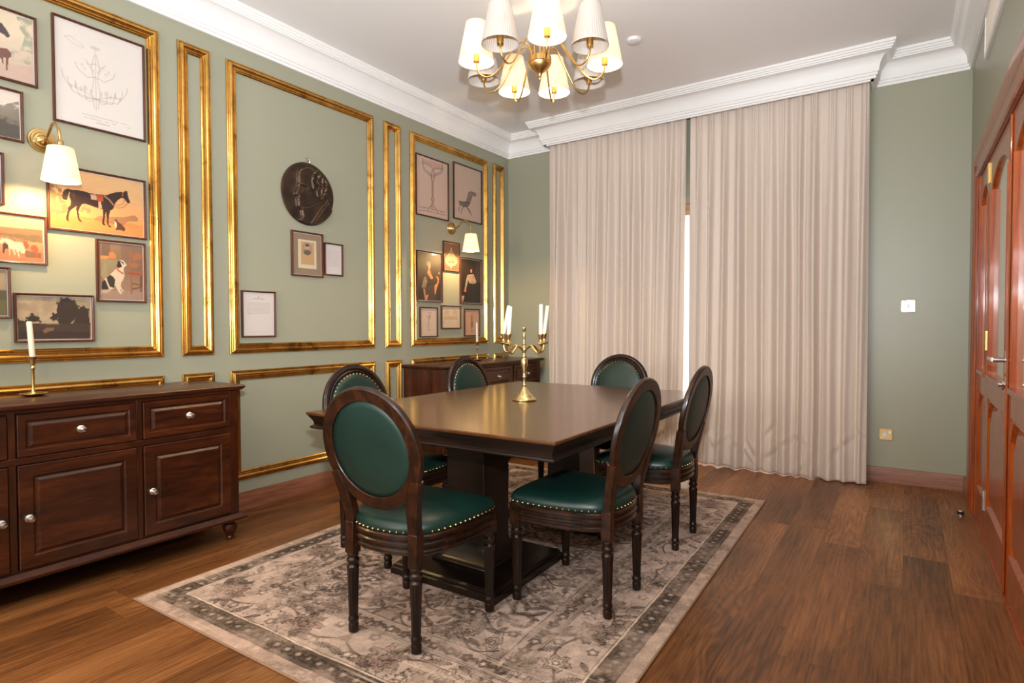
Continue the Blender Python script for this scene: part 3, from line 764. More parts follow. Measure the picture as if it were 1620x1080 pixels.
# ------------------------------------------------------------------ dining table
TX, TY, TH = -1.767, 2.815, .78
tb = tag(empty('dining_table', (TX, TY, FZ), math.radians(.45)), 'large dark polished wooden dining table on two pedestals in the rug centre', 'dining table')
hw, hl = .705, .972; th = TH-FZ
MB().loft([[(sx*(hw-i), sy*(hl-i), z) for sx, sy in ((-1,-1),(1,-1),(1,1),(-1,1))] for i, z in [(.004, th), (.001, th-.003), (0, th-.007), (.001, th-.013), (.006, th-.016)]][::-1]).build('tabletop', M['table'], tb, smooth=25)
apf = [(.006, th-.0161), (.010, th-.024), (.020, th-.038), (.026, th-.052), (.027, th-.062), (.020, th-.066), (.014, th-.070), (.012, th-.076), (.016, th-.081), (.024, th-.084), (.06, th-.084)]
MB().loft([[(sx*(hw-i), sy*(hl-i), z) for sx, sy in ((-1,-1),(1,-1),(1,1),(-1,1))] for i, z in apf], cap0=True, cap1=True).build('apron', M['table_dark'], tb, smooth=25)
def sq(m, cx, cy, hx, hy, prof_):
    m.loft([[(cx+sx*(hx+i), cy+sy*(hy+i), z) for sx, sy in ((-1,-1),(1,-1),(1,1),(-1,1))] for i, z in prof_])
for s_ in (-1, 1):
    cy = s_*.495; px = -.0
    pm = MB(); sq(pm, px, cy, .112, .105, [(.055, .052), (.055, .064), (.046, .070), (.036, .082), (.018, .105), (.006, .125), (0, .15), (0, .58), (.010, .60), (.028, .63), (.03, .665), (.045, .672), (.045, th-.0845)])
    p = pm.build('pedestal', M['table_dark'], tb, smooth=25, bevel=.003)
    q = MB(); sq(q, .006, cy, .308, .305, [(0, 0), (0, .030), (-.004, .034), (-.010, .036), (-.010, .044), (-.018, .0518)])
    q.build('plinth', M['table_dark'], tb, smooth=25)

# ------------------------------------------------------------------ dining chairs
def outline(n=8):
    half = [(0, .250), (.12, .248), (.205, .238), (.243, .215), (.252, .16), (.247, .05), (.230, -.07), (.198, -.16), (.150, -.208), (.08, -.236), (0, -.244)]
    pts = half + [(-x, y) for x, y in half[-2:0:-1]]
    return [(p.x, p.y) for p in smooth_path([(x, y, 0) for x, y in pts], 4, True)]
OUT = outline()
def inset(pts, d):
    n = len(pts); out = []
    for i in range(n):
        a, b = Vector(pts[i-1]), Vector(pts[(i+1) % n]); t = (b-a).normalized(); out.append((pts[i][0]-t.y*-1*d*-1, pts[i][1]+t.x*-1*d))
    return out
# outline runs clockwise: inward normal is to the right of travel
def ins(pts, d):
    n = len(pts); out = []
    for i in range(n):
        t = (Vector(pts[(i+1) % n])-Vector(pts[i-1])).normalized(); out.append((pts[i][0]+t.y*d, pts[i][1]-t.x*d))
    return out
def leg_profile(H):
    return [(.0155, 0), (.0190, .004), (.0200, .03), (.0172, .038), (.0205, .046), (.0205, .056), (.0172, .062), (.0190, .075), (.0235, H-.075), (.0245, H-.055), (.017, H-.045), (.0245, H-.034), (.0245, H-.026), (.018, H-.018), (.022, H-.008), (.022, H)]
def fluted_leg(m, x, y, H, tx=0, ty=0):
    prof_ = leg_profile(H); seg = 40; loops = []
    for r, z in prof_:
        fl_ = .0018 if .07 < z < H-.06 else 0
        loops.append([(x+tx*(1-z/H)+(r-fl_*(1+math.cos(10*2*PI*i/seg)))*math.cos(2*PI*i/seg), y+ty*(1-z/H)+(r-fl_*(1+math.cos(10*2*PI*i/seg)))*math.sin(2*PI*i/seg), z) for i in range(seg)])
    m.loft(loops)
TILT = math.tan(math.radians(11.4))
def back_y(z): return -.205-(z-.45)*TILT
def chair_proto():
    r = empty('dining_chair', (0, 0, 0))
    for s_ in (-1, 1):
        m = MB(); fluted_leg(m, s_*.222, .196, .335); m.box((s_*.222-.0235, .196-.0235, .3345), (s_*.222+.0235, .196+.0235, .431))
        m.lathe([(.012, 0), (.012, .003), (.006, .005), (0, .005)], 16, Matrix.Translation((s_*.222, .2195, .40)) @ Matrix.Rotation(-PI/2, 4, 'X'))
        m.build('leg', M['chair'], r, smooth=35, bevel=.0025)
        m = MB(); fluted_leg(m, s_*.156, -.205, .315, 0, .0)
        m.box((s_*.156-.0215, -.2265, .3145), (s_*.156+.0215, -.1835, .44)); m.build('leg', M['chair'], r, smooth=35, bevel=.0025)
        # curved stile rising from rear leg into the oval
        P = smooth_path([(s_*.156, -.205, .425), (s_*.155, back_y(.48), .48), (s_*.163, back_y(.54), .54), (s_*.179, back_y(.60), .60), (s_*.194, back_y(.645), .645)], 5)
        lp = []
        for i, p in enumerate(P):
            t = (P[min(i+1, len(P)-1)]-P[max(i-1, 0)]).normalized(); sx = Vector((1, 0, 0)); sx = (sx-t*sx.dot(t)).normalized(); sy = t.cross(sx)
            wd = .0205+.004*math.sin(PI*i/(len(P)-1)); dp = .0185
            lp.append([p+sx*a*wd+sy*b*dp for a, b in ((-1,-.8),(-.8,-1),(.8,-1),(1,-.8),(1,.8),(.8,1),(-.8,1),(-1,.8))])
        MB().loft(lp).build('stile', M['chair'], r, smooth=35)
    # seat rail with reeded mouldings
    ap_ = [(.012, .352), (.004, .352), (-.003, .360), (-.003, .368), (.003, .374), (.003, .380), (-.005, .386), (-.005, .396), (.001, .401), (.001, .406), (-.004, .412), (-.004, .424), (.003, .430), (.02, .431), (.02, .36)]
    lo = [[(*p, z) for p in ins(OUT, d+.006)] for d, z in ap_]
    MB().loft(lo+[lo[0]], cap0=False, cap1=False).build('seat_frame', M['chair'], r, smooth=35)
    cu = [(.012, .4305), (.007, .434), (.006, .448), (.010, .462), (.022, .474), (.045, .484), (.09, .493), (.14, .497), (.19, .498)]
    lo = []
    for d, z in cu:
        k = 1-d/.25
        base = ins(OUT, min(d, .03)); f = 1 if d <= .03 else (1-(d-.03)/.21)
        lo.append([(p[0]*f, (p[1]-.01)*f+.01, z) for p in base])
    MB().loft(lo).build('seat', M['leather'], r, smooth=180)
    nm = MB(); nr_ = MB(); acc = 0; prev = None
    for i in range(len(OUT)+1):
        p = Vector(ins(OUT, .0055)[i % len(OUT)])
        if prev is not None:
            seg = (p-prev).length; 
            while acc < seg:
                q = prev+(p-prev)*(acc/seg)
                if not (abs(abs(q.x)-.156) < .026 and q.y < -.17): (nr_ if q.y < -.17 and abs(q.x) < .156 else nm).lathe([(.0048, -.003), (.004, .001), (.002, .0035), (0, .0042)], 8, Matrix.Translation((q.x, q.y, .439)) @ Matrix.Rotation(math.atan2(q.y, q.x), 4, 'Z') @ Matrix.Rotation(PI/2, 4, 'Y'), cap=False)
                acc += .027
            acc -= seg
        prev = p
    nm.build('seat_nails', M['nail'], r, smooth=180); nr_.build('rear_seat_nails', M['nail'], r, smooth=180)
    # oval back, built in its tilted plane: local (u, v, h) with h towards the sitter
    cz = .745; A_, B_ = .209, .212
    Rm = Matrix.Translation((0, back_y(cz), cz)) @ Matrix.Rotation(math.radians(11.4), 4, 'X')
    fr = [(-.026, -.012), (-.024, -.015), (.018, -.015), (.024, -.011), (.026, -.004), (.026, .006), (.022, .010), (.019, .009), (.015, .014), (.004, .017), (-.004, .014), (-.008, .011), (-.013, .014), (-.020, .012), (-.026, .006)]
    n_ = 72; loops = []
    for i in range(n_):
        a = 2*PI*i/n_; nx, nz = math.cos(a)/A_, math.sin(a)/B_; l = math.hypot(nx, nz); nx /= l; nz /= l
        loops.append([(A_*math.cos(a)+nx*d, h, B_*math.sin(a)+nz*d) for d, h in fr])
    MB().loft(loops+[loops[0]], Rm, cap0=False, cap1=False).build('back_frame', M['chair'], r, smooth=30)
    a2, b2 = A_-.022, B_-.022
    def el(f, h): return [(a2*f*math.cos(2*PI*i/48), h, b2*f*math.sin(2*PI*i/48)) for i in range(48)]
    MB().loft([el(.03, -.016), el(.5, -.0155), el(.85, -.012), el(.97, -.008), el(1.0, 0), el(.985, .010), el(.94, .020), el(.8, .027), el(.45, .031), el(.03, .032)], Rm).build('back_cushion', M['leather'], r, smooth=180)
    nm = MB()
    for i in range(46):
        a = 2*PI*i/46; nm.lathe([(.0048, 0), (.0042, .002), (.002, .0042), (0, .005)], 8, Rm @ Matrix.Translation((a2*.955*math.cos(a), .0165, b2*.955*math.sin(a))) @ Matrix.Rotation(-PI/2, 4, 'X'), cap=False)
    nm.build('back_nails', M['nail'], r, smooth=180)
    return r
C0 = chair_proto()
spots = [(-1.646, 1.757, 4.3, 'green leather oval-back dining chair at the near end, its back to the camera'),
         (-1.206, 2.344, 90, 'green leather oval-back dining chair on the right side, nearer of the two'),
         (-1.214, 3.216, 90, 'green leather oval-back dining chair on the right side, nearest the curtains'),
         (-2.312, 2.268, -90, 'green leather oval-back dining chair on the left side beside the low gold panel'),
         (-2.318, 3.300, -90, 'green leather oval-back dining chair on the left in front of the far sideboard'),
         (-1.815, 3.900, 180, 'green leather oval-back dining chair at the far end against the curtains')]
for i, (x, y, a, lb) in enumerate(spots):
    c = C0 if i == 0 else copy_tree(C0)
    c.location = (x, y, FZ); c.rotation_euler = (0, 0, math.radians(a)); tag(c, lb, 'chair', 'dining chairs around the table')

# ------------------------------------------------------------------ sideboards (front faces +x, origin at floor, back against the wall, centre)
def sideboard_proto():
    r = empty('sideboard', (0, 0, 0)); D = .445; L = .765      # body depth, half length
    MB().loft([[(x, y, z) for x, y in ((0, -L-.030+i), (D+.030-i, -L-.030+i), (D+.030-i, L+.030-i), (0, L+.030-i))] for i, z in [(.014, .848), (.004, .856), (0, .864), (0, .870), (.003, .875), (.008, .877)]]).build('top', M['sideboard'], r, smooth=30)
    b = MB(); b.box((.0, -L, .150), (D-.012, L, .848))
    # face frame
    for y0, y1 in ((-L, -L+.048), (-.262, -.236), (.236, .262), (L-.048, L)): b.box((D-.013, y0, .152), (D+.001, y1, .8475))
    b.build('carcass', M['sideboard_v'], r, smooth=0, bevel=.002)
    b = MB(); b.box((D-.013, -L+.048, .832), (D, L-.048, .8475)); b.box((D-.013, -L+.048, .612), (D+.003, L-.048, .642)); b.box((D-.013, -L+.048, .15), (D, L-.048, .158))
    b.build('rail', M['sideboard'], r, smooth=0, bevel=.003)
    MB().loft([[(x, y, z) for x, y in ((0, -L-.03+i), (D+.035-i, -L-.03+i), (D+.035-i, L+.03-i), (0, L+.03-i))] for i, z in [(.020, .112), (.004, .116), (.0, .124), (.0, .131), (.010, .138), (.026, .150), (.036, .1515)]]).build('base_moulding', M['sideboard'], r, smooth=25)
    for x in (.06, D-.035):
        for s_ in (-1, 1):
            MB().lathe([(.018, 0), (.021, .006), (.021, .016), (.017, .022), (.026, .034), (.036, .056), (.040, .074), (.036, .088), (.024, .096), (.024, .101), (.034, .105), (.034, .1125)], 28, T(x, s_*(L-.035), 0)).build('bun_foot', M['sideboard_v'], r, smooth=40)
    def front(name, y0, y1, z0, z1, ky, kz, mrg):
        fr = lambda u, v_, h: (D+.001+h, u, v_)
        m = MB(); sl = [rect_loop(0, y0, y1, z0, z1, i, lambda u, v_, h, H=h_: (D-.006+H, u, v_)) for i, h_ in [(0, 0), (0, .014), (.0025, .0165), (mrg-.008, .0165), (mrg-.002, .0095), (mrg+.003, .0095), (mrg+.014, .0165), (mrg+.018, .0175), (mrg+.022, .0170)]]
        o = m.loft(sl).build(name, M['sideboard'] , r, smooth=15)
        k = MB().lathe([(.0165, 0), (.017, .002), (.013, .0045), (.0145, .007), (.011, .009), (.006, .011), (.0055, .018), (.011, .022), (.0135, .027), (.012, .031), (.006, .034), (0, .0345)], 24, Matrix.Translation((D+.0105, ky, kz)) @ Matrix.Rotation(PI/2, 4, 'Y'))
        k.build('knob', M['steel'], o, smooth=40)
    for y0, y1 in ((-L+.052, -.266), (-.232, .232), (.266, L-.052)): front('drawer', y0, y1, .646, .829, (y0+y1)/2, .7375, .036)
    front('door', -L+.052, -.266, .161, .609, -.266-.026, .378, .058)
    front('door', -.232, .232, .161, .609, -.232+.035, .378, .058)
    front('door', .266, L-.052, .161, .609, .266+.037, .378, .058)
    return r
S0 = sideboard_proto(); SX = LX+.030
S0.location = (SX, 1.112+.010, 0); tag(S0, 'dark brown wooden sideboard with raised panels below the horse and dog pictures', 'sideboard', 'matching sideboards along the left wall')
S1 = copy_tree(S0); S1.location = (SX, 4.432, 0); tag(S1, 'dark brown wooden sideboard in the far left corner behind the dining table', 'sideboard', 'matching sideboards along the left wall')

# ------------------------------------------------------------------ candlesticks, candelabra and candles
def candle(name, base, top, r0, r1, label, group=None, pointed=False):
    b, t = Vector(base), Vector(top); m = MB(); d = (t-b)
    q = d.to_track_quat('Z', 'Y').to_matrix().to_4x4(); h = d.length
    pr_ = [(r0, 0), (r0, .004), (r1, h-.006 if not pointed else h-.03)] + ([(r1*.7, h-.001), (r1*.35, h-.003), (0, h-.004)] if not pointed else [(r1*.6, h-.012), (0, h)])
    o = m.lathe(pr_, 24, q).build(name, M['candle'], None, smooth=60); o.location = base
    MB().tube([q @ Vector((0, 0, h-.006)), q @ Vector((.0008, 0, h+.004))], .0011, 6).build('wick', M['wick'], o)
    return tag(o, label, 'candle', group)
def candlestick(loc, label, holder_z):
    r = tag(empty('candlestick', loc), label, 'candlestick', 'brass candlesticks on the sideboards'); H = holder_z
    MB().lathe([(.030, 0), (.034, .002), (.050, .008), (.054, .013), (.0535, .0145), (.048, .010), (.030, .0075), (.014, .009), (.010, .013), (.0085, .020)], 40).build('drip_base', M['brass'], r, smooth=50)
    MB().lathe([(.0085, .019), (.0065, .03), (.0058, H-.062), (.0085, H-.058), (.0095, H-.052), (.0075, H-.047), (.006, H-.042)], 24).build('stem', M['brass'], r, smooth=50)
    MB().lathe([(.006, H-.043), (.009, H-.036), (.0125, H-.018), (.019, H-.002), (.021, H), (.0195, H+.0005), (.0125, H-.012), (.0, H-.012)], 28).build('cup', M['brass'], r, smooth=50)
    return r
ST = .8772
candlestick((-3.433, 1.041, ST), 'slim brass candlestick on the near sideboard', 1.063-ST)
candle('candle', (-3.433, 1.041, 1.0515), (-3.439, 1.032, 1.231), .0118, .0112, 'single white candle in the brass candlestick on the near sideboard')
candlestick((-3.406, 4.475, ST), 'slim brass candlestick on the far sideboard by the drawing of an urn', 1.055-ST)
candle('candle', (-3.406, 4.475, 1.0435), (-3.408, 4.473, 1.250), .0118, .008, 'tapered white candle on the far sideboard', pointed=True)

CX, CY = -1.803, 2.81
cb = tag(empty('candelabra', (CX, CY, TH+.0005)), 'shiny brass four-arm candelabra standing in the middle of the dining table', 'candelabra')
MB().lathe([(.066, 0), (.070, .003), (.070, .007), (.064, .010), (.062, .014), (.058, .016), (.050, .024), (.049, .028), (.040, .036), (.028, .052), (.016, .068), (.010, .078), (.014, .083), (.014, .087), (.009, .092)], 48).build('base', M['brass_plate'], cb, smooth=40)
MB().lathe([(.009, .090), (.0075, .10), (.0075, .125), (.012, .132), (.012, .136), (.008, .142), (.010, .16), (.0175, .195), (.0195, .215), (.017, .232), (.010, .244), (.014, .249), (.014, .253), (.009, .258), (.009, .275), (.017, .286), (.017, .291), (.009, .300),
            (.0075, .315), (.011, .322), (.007, .330), (.006, .352), (.011, .366), (.007, .378), (.006, .388), (.009, .398), (.013, .408), (.0135, .413), (.010, .417), (0, .418)], 32).build('stem', M['brass_plate'], cb, smooth=50)
cw = math.atan2(cr.y, cr.x)
leans = {38: .021, 142: .032, -54: .002, -126: .011}
lbl = {38: 'rightmost white candle in the candelabra, leaning slightly right', 142: 'leftmost white candle in the candelabra, leaning to the right', -54: 'upright white candle in the candelabra, second from the right', -126: 'shorter white candle in the candelabra, second from the left'}
for az in (38, 142, -54, -126):
    a = cw+math.radians(az); R_ = .150; u = Vector((math.cos(a), math.sin(a), 0))
    arm = MB().tube(smooth_path([u*.010+Vector((0, 0, .288)), u*.035+Vector((0, 0, .302)), u*.062+Vector((0, 0, .312)), u*.090+Vector((0, 0, .292)), u*.118+Vector((0, 0, .272)), u*.142+Vector((0, 0, .283)), u*R_+Vector((0, 0, .318))], 5), [.0062]*12+[.0072]*8+[.0062]*11, 12).build('arm', M['brass_plate'], cb, smooth=60)
    MB().lathe([(.006, .312), (.012, .318), (.024, .323), (.029, .328), (.0285, .3295), (.02, .326), (.008, .327), (.0085, .333), (.012, .338), (.0085, .344), (.0105, .350), (.0145, .366), (.020, .378), (.0195, .3795), (.0125, .372), (.0, .372)], 28, Matrix.Translation(u*R_)).build('candle_cup', M['brass_plate'], arm, smooth=50)
    bp_ = Vector((CX, CY, TH+.3732))+u*R_; ln = leans[az]
    tp = bp_+Vector((cr.x*ln, cr.y*ln, .170 if az != -126 else .158))
    candle('candle', bp_, tp, .0112, .0108, lbl[az])

# ------------------------------------------------------------------ lampshades, wall lamps, chandelier
def shade_mesh(name, rb, rt, h, mat, parent, trim_=True, M4=None, pl=.014):
    seg = 264; m = MB(); vs = []; fs = []
    zs = [0, .004, .012, .016, .5*h, h-.012, h-.008, h]
    loops = []
    for k, z in enumerate(zs):
        r0 = rb+(rt-rb)*z/h; band = z <= .012 or z >= h-.008
        r0 = r0+(.0012 if band else 0)
        loops.append([(r0*(1+(0 if band else pl*math.cos(44*2*PI*i/seg)))*math.cos(2*PI*i/seg), r0*(1+(0 if band else pl*math.cos(44*2*PI*i/seg)))*math.sin(2*PI*i/seg), z) for i in range(seg)])
    o = m.loft(loops, M4, cap0=False, cap1=False).build(name, mat, parent, smooth=180)
    md = o.modifiers.new('solidify', 'SOLIDIFY'); md.thickness = .0012; md.offset = -1
    return o
def wall_lamp(y, z, label):
    r = tag(empty('wall_lamp', (LX, y, z)), label, 'wall lamp', 'brass wall lamps on the green wall')
    Rx = Matrix.Rotation(PI/2, 4, 'Y')
    MB().lathe([(.058, 0), (.060, .004), (.058, .008), (.050, .009), (.048, .013), (.040, .014), (.036, .019), (.026, .021), (.022, .027), (.015, .031), (.010, .035), (0, .036)], 48, Rx).build('wall_plate', M['brass'], r, smooth=30)
    P = smooth_path([(.030, 0, 0), (.070, 0, .004), (.105, 0, .030), (.145, 0, .056), (.190, 0, .050), (.222, 0, .012), (.232, 0, -.035)], 6)
    MB().tube(P, .0055, 12).build('arm', M['brass'], r, smooth=60)
    MB().lathe([(.007, -.034), (.012, -.040), (.014, -.060), (.019, -.064), (.019, -.072), (.013, -.074), (.013, -.120)], 24, T(.234, 0, 0)).build('lamp_holder', M['brass'], r, smooth=40)
    sh = shade_mesh('lamp_shade', .078, .052, .160, M['shade_wall'], r, M4=T(.236, 0, -.234))
    MB().lathe([(.010, .062), (.020, .050), (.024, .030), (.020, .012), (0, .002)][::-1], 16, T(.236, 0, -.187)).build('bulb', M['bulb'], r)
    l = light('wall_lamp_light', 'POINT', (0, 0, 0), 15.0, (1.0, .66, .28), radius=.022); l.parent = r; l.location = (.236, 0, -.215)
    return r
wall_lamp(1.152, 2.137, 'glowing pleated white wall lamp on brass arm above the black horse picture')
wall_lamp(4.350, 2.137, 'glowing pleated white wall lamp on brass arm between the portraits and drawings')

HX, HY = -1.752, 2.90
ch = tag(empty('chandelier', (HX, HY, CZ)), 'brass chandelier with nine pleated white shades hanging over the dining table', 'chandelier')
z0 = -CZ
MB().lathe([(.0, .0), (.062, 0), (.062, -.006), (.05, -.018), (.02, -.028), (.008, -.034)][::-1], 40).build('ceiling_rose', M['brass_lamp'], ch, smooth=40)
MB().lathe([(.007, 2.73+z0), (.007, -.030)], 16).build('rod', M['brass_lamp'], ch)
MB().lathe([(0, 2.604), (.006, 2.606), (.008, 2.612), (.004, 2.619), (.009, 2.625), (.011, 2.633), (.016, 2.641), (.030, 2.652), (.048, 2.666), (.060, 2.684), (.063, 2.695), (.066, 2.697), (.066, 2.727), (.060, 2.731), (.012, 2.733)], 48, T(0, 0, z0)).build('hub', M['brass_lamp'], ch, smooth=35)
lit_k = {}
for k in range(9):
    a = math.radians(27.0-40+40*k+0); u = Vector((math.cos(a), math.sin(a), 0)); R_ = .366
    Z = lambda r_, z: u*r_+Vector((0, 0, z+z0))
    P = smooth_path([Z(.048, 2.730), Z(.056, 2.775), Z(.085, 2.806), Z(.122, 2.800), Z(.165, 2.745), Z(.225, 2.655), Z(.270, 2.606), Z(.310, 2.592), Z(.345, 2.607), Z(.363, 2.640), Z(R_, 2.670)], 5)
    arm = MB().tube(P, .0050, 10).build('arm', M['brass_lamp'], ch, smooth=60)
    MB().lathe([(.0, 2.668), (.017, 2.668), (.018, 2.672), (.018, 2.712), (.012, 2.716), (0, 2.716)], 20, Matrix.Translation(u*R_+Vector((0, 0, z0)))).build('socket', M['brass_lamp'], arm, smooth=40)
    wp = Vector((HX, HY, 0))+u*R_
    d = wp-Vector((0, 0, 0)); dep = wp.dot(Vector((cf.x, cf.y, 0))); side = wp.dot(Vector((cr.x, cr.y, 0)))/dep
    lit_k[k] = (side, dep)
    px = 810+929*side
    off = (abs(px-793) < 12 or abs(px-933) < 14 or (abs(px-766) < 8)) and not (abs(px-754) < 8)
    if abs(px-955) < 9: off = False
    o = shade_mesh('lamp_shade', .098, .056, .215, M['shade'] if off else M['shade_lit'], arm, M4=Matrix.Translation(u*(R_)+Vector((0, 0, 2.668+z0))))
    MB().lathe([(.010, 0), (.011, .010), (.022, .040), (.024, .055), (.018, .075), (0, .085)], 16, Matrix.Translation(u*R_+Vector((0, 0, 2.714+z0)))).build('bulb', M['bulb_off'] if off else M['bulb'], arm)
    if not off:
        l = light('chandelier_light', 'POINT', (0, 0, 0), 24.0, (1.0, .72, .42), radius=.025); l.parent = ch; l.location = u*R_+Vector((0, 0, 2.738+z0))

# ------------------------------------------------------------------ framed pictures
TR = {}
TR['MED']={'head':[(0.304,0.838),(0.287,0.793),(0.28,0.731),(0.282,0.682),(0.289,0.622),(0.273,0.604),(0.271,0.569),(0.247,0.513),(0.218,0.453),(0.247,0.438),(0.269,0.433),(0.276,0.413),(0.253,0.373),(0.271,0.362),(0.256,0.34),(0.273,0.318),(0.262,0.284),(0.284,0.258),(0.32,0.244),(0.338,0.227),(0.342,0.178),(0.356,0.138),(0.336,0.096),(0.293,0.058),(0.424,0.016),(0.522,0.013),(0.698,0.033),(0.84,0.118),(0.947,0.273),(0.858,0.418),(0.831,0.467),(0.82,0.518),(0.847,0.607),(0.847,0.702),(0.822,0.76),(0.771,0.824),(0.709,0.873),(0.622,0.907),(0.536,0.918),(0.438,0.907),(0.353,0.878)],'face':[(0.289,0.622),(0.273,0.604),(0.271,0.569),(0.247,0.513),(0.218,0.453),(0.247,0.438),(0.269,0.433),(0.276,0.413),(0.253,0.373),(0.271,0.362),(0.256,0.34),(0.273,0.318),(0.262,0.284),(0.284,0.258),(0.32,0.244),(0.464,0.278),(0.602,0.347),(0.653,0.433),(0.602,0.478),(0.604,0.602),(0.531,0.62),(0.507,0.738),(0.558,0.831),(0.484,0.867),(0.351,0.847),(0.304,0.807),(0.284,0.722)],'hair':[(0.304,0.838),(0.291,0.793),(0.34,0.836),(0.484,0.876),(0.558,0.84),(0.509,0.758),(0.518,0.638),(0.556,0.582),(0.604,0.633),(0.707,0.653),(0.729,0.542),(0.704,0.453),(0.78,0.489),(0.82,0.518),(0.847,0.607),(0.847,0.702),(0.822,0.76),(0.771,0.824),(0.709,0.873),(0.622,0.907),(0.536,0.918),(0.438,0.907),(0.353,0.878)],'coat':[(0.831,0.467),(0.651,0.247),(0.498,0.027),(0.522,0.013),(0.698,0.033),(0.84,0.118),(0.947,0.273),(0.858,0.418)],'jaw':[(0.327,0.236),(0.464,0.273),(0.602,0.342),(0.716,0.404)],'ridge':[(0.831,0.46),(0.651,0.247),(0.498,0.027)],'ridge2':[(0.858,0.433),(0.7,0.233),(0.536,0.022)],'ear':[(0.662,0.624),(0.711,0.602),(0.711,0.529),(0.667,0.473),(0.622,0.48),(0.611,0.562)],'brow':[(0.278,0.609),(0.338,0.627),(0.409,0.616),(0.458,0.604)],'eye':[(0.324,0.558),(0.36,0.573),(0.396,0.567),(0.349,0.538)],'h1':[(0.329,0.853),(0.438,0.902),(0.56,0.924)],'h2':[(0.62,0.891),(0.533,0.793),(0.52,0.709),(0.542,0.591)],'h3':[(0.682,0.816),(0.607,0.727),(0.656,0.653)],'h4':[(0.771,0.771),(0.809,0.684),(0.769,0.549),(0.704,0.453)],'h5':[(0.609,0.893),(0.682,0.858),(0.644,0.798)],'h6':[(0.72,0.782),(0.731,0.711),(0.707,0.664)],'cheek':[(0.336,0.5),(0.409,0.553),(0.469,0.576)]}
TR['P5']={'body':[(0.233,0.651),(0.284,0.663),(0.342,0.66),(0.398,0.648),(0.456,0.639),(0.523,0.651),(0.577,0.657),(0.622,0.693),(0.676,0.731),(0.723,0.746),(0.762,0.752),(0.775,0.782),(0.781,0.788),(0.786,0.767),(0.803,0.782),(0.799,0.752),(0.805,0.71),(0.812,0.663),(0.825,0.618),(0.825,0.588),(0.807,0.579),(0.788,0.597),(0.769,0.636),(0.749,0.654),(0.721,0.642),(0.689,0.597),(0.665,0.543),(0.654,0.496),(0.646,0.451),(0.626,0.43),(0.611,0.418),(0.607,0.376),(0.598,0.328),(0.594,0.257),(0.596,0.185),(0.622,0.149),(0.601,0.143),(0.577,0.182),(0.575,0.254),(0.573,0.334),(0.568,0.379),(0.56,0.331),(0.553,0.272),(0.545,0.212),(0.562,0.167),(0.536,0.161),(0.525,0.206),(0.534,0.278),(0.538,0.361),(0.536,0.415),(0.497,0.424),(0.454,0.436),(0.396,0.457),(0.353,0.466),(0.325,0.445),(0.31,0.403),(0.295,0.343),(0.297,0.287),(0.301,0.23),(0.321,0.188),(0.332,0.167),(0.299,0.179),(0.282,0.239),(0.278,0.304),(0.271,0.37),(0.278,0.418),(0.239,0.364),(0.211,0.313),(0.2,0.242),(0.198,0.185),(0.205,0.158),(0.179,0.164),(0.172,0.215),(0.187,0.296),(0.194,0.364),(0.22,0.421),(0.224,0.472),(0.211,0.525),(0.211,0.582),(0.217,0.624)],'tail':[(0.233,0.651),(0.202,0.663),(0.168,0.642),(0.146,0.588),(0.142,0.519),(0.142,0.487),(0.166,0.481),(0.189,0.487),(0.196,0.543),(0.207,0.603)],'cloth':[(0.413,0.633),(0.471,0.633),(0.474,0.552),(0.42,0.555)],'saddle':[(0.471,0.633),(0.517,0.66),(0.543,0.621),(0.545,0.549),(0.508,0.534),(0.478,0.546)],'girth':[(0.489,0.531),(0.521,0.534),(0.525,0.424),(0.491,0.427)],'shadow':[(0.443,0.242),(0.474,0.29),(0.527,0.313),(0.603,0.313),(0.758,0.343),(0.87,0.397),(0.911,0.358),(0.909,0.301),(0.797,0.275),(0.756,0.206),(0.661,0.2),(0.601,0.212),(0.452,0.227)],'rein':[(0.799,0.576),(0.76,0.507),(0.704,0.475),(0.659,0.496)],'rein2':[(0.769,0.63),(0.745,0.552),(0.698,0.522),(0.661,0.525)],'strap':[(0.553,0.636),(0.605,0.588),(0.646,0.516)],'bridle':[(0.749,0.737),(0.745,0.684)],'hind':[(0.217,0.606),(0.263,0.612),(0.263,0.516)],'belly':[(0.034,0.263),(0.101,0.233),(0.17,0.349)],'dog':[(0.654,0.269),(0.674,0.296),(0.689,0.251),(0.723,0.224),(0.762,0.17),(0.771,0.137),(0.749,0.104),(0.723,0.122),(0.685,0.113),(0.665,0.11),(0.674,0.164),(0.67,0.212)],'bush':[(0.037,0.701),(0.14,0.642),(0.138,0.475),(0.207,0.445),(0.183,0.296),(0.101,0.233),(0.03,0.227)],'bush2':[(0.325,0.43),(0.353,0.454),(0.418,0.394),(0.409,0.322),(0.308,0.334)],'ground':[(0.028,0.206),(0.237,0.263),(0.452,0.251),(0.958,0.233),(0.956,0.024),(0.026,0.042)]}
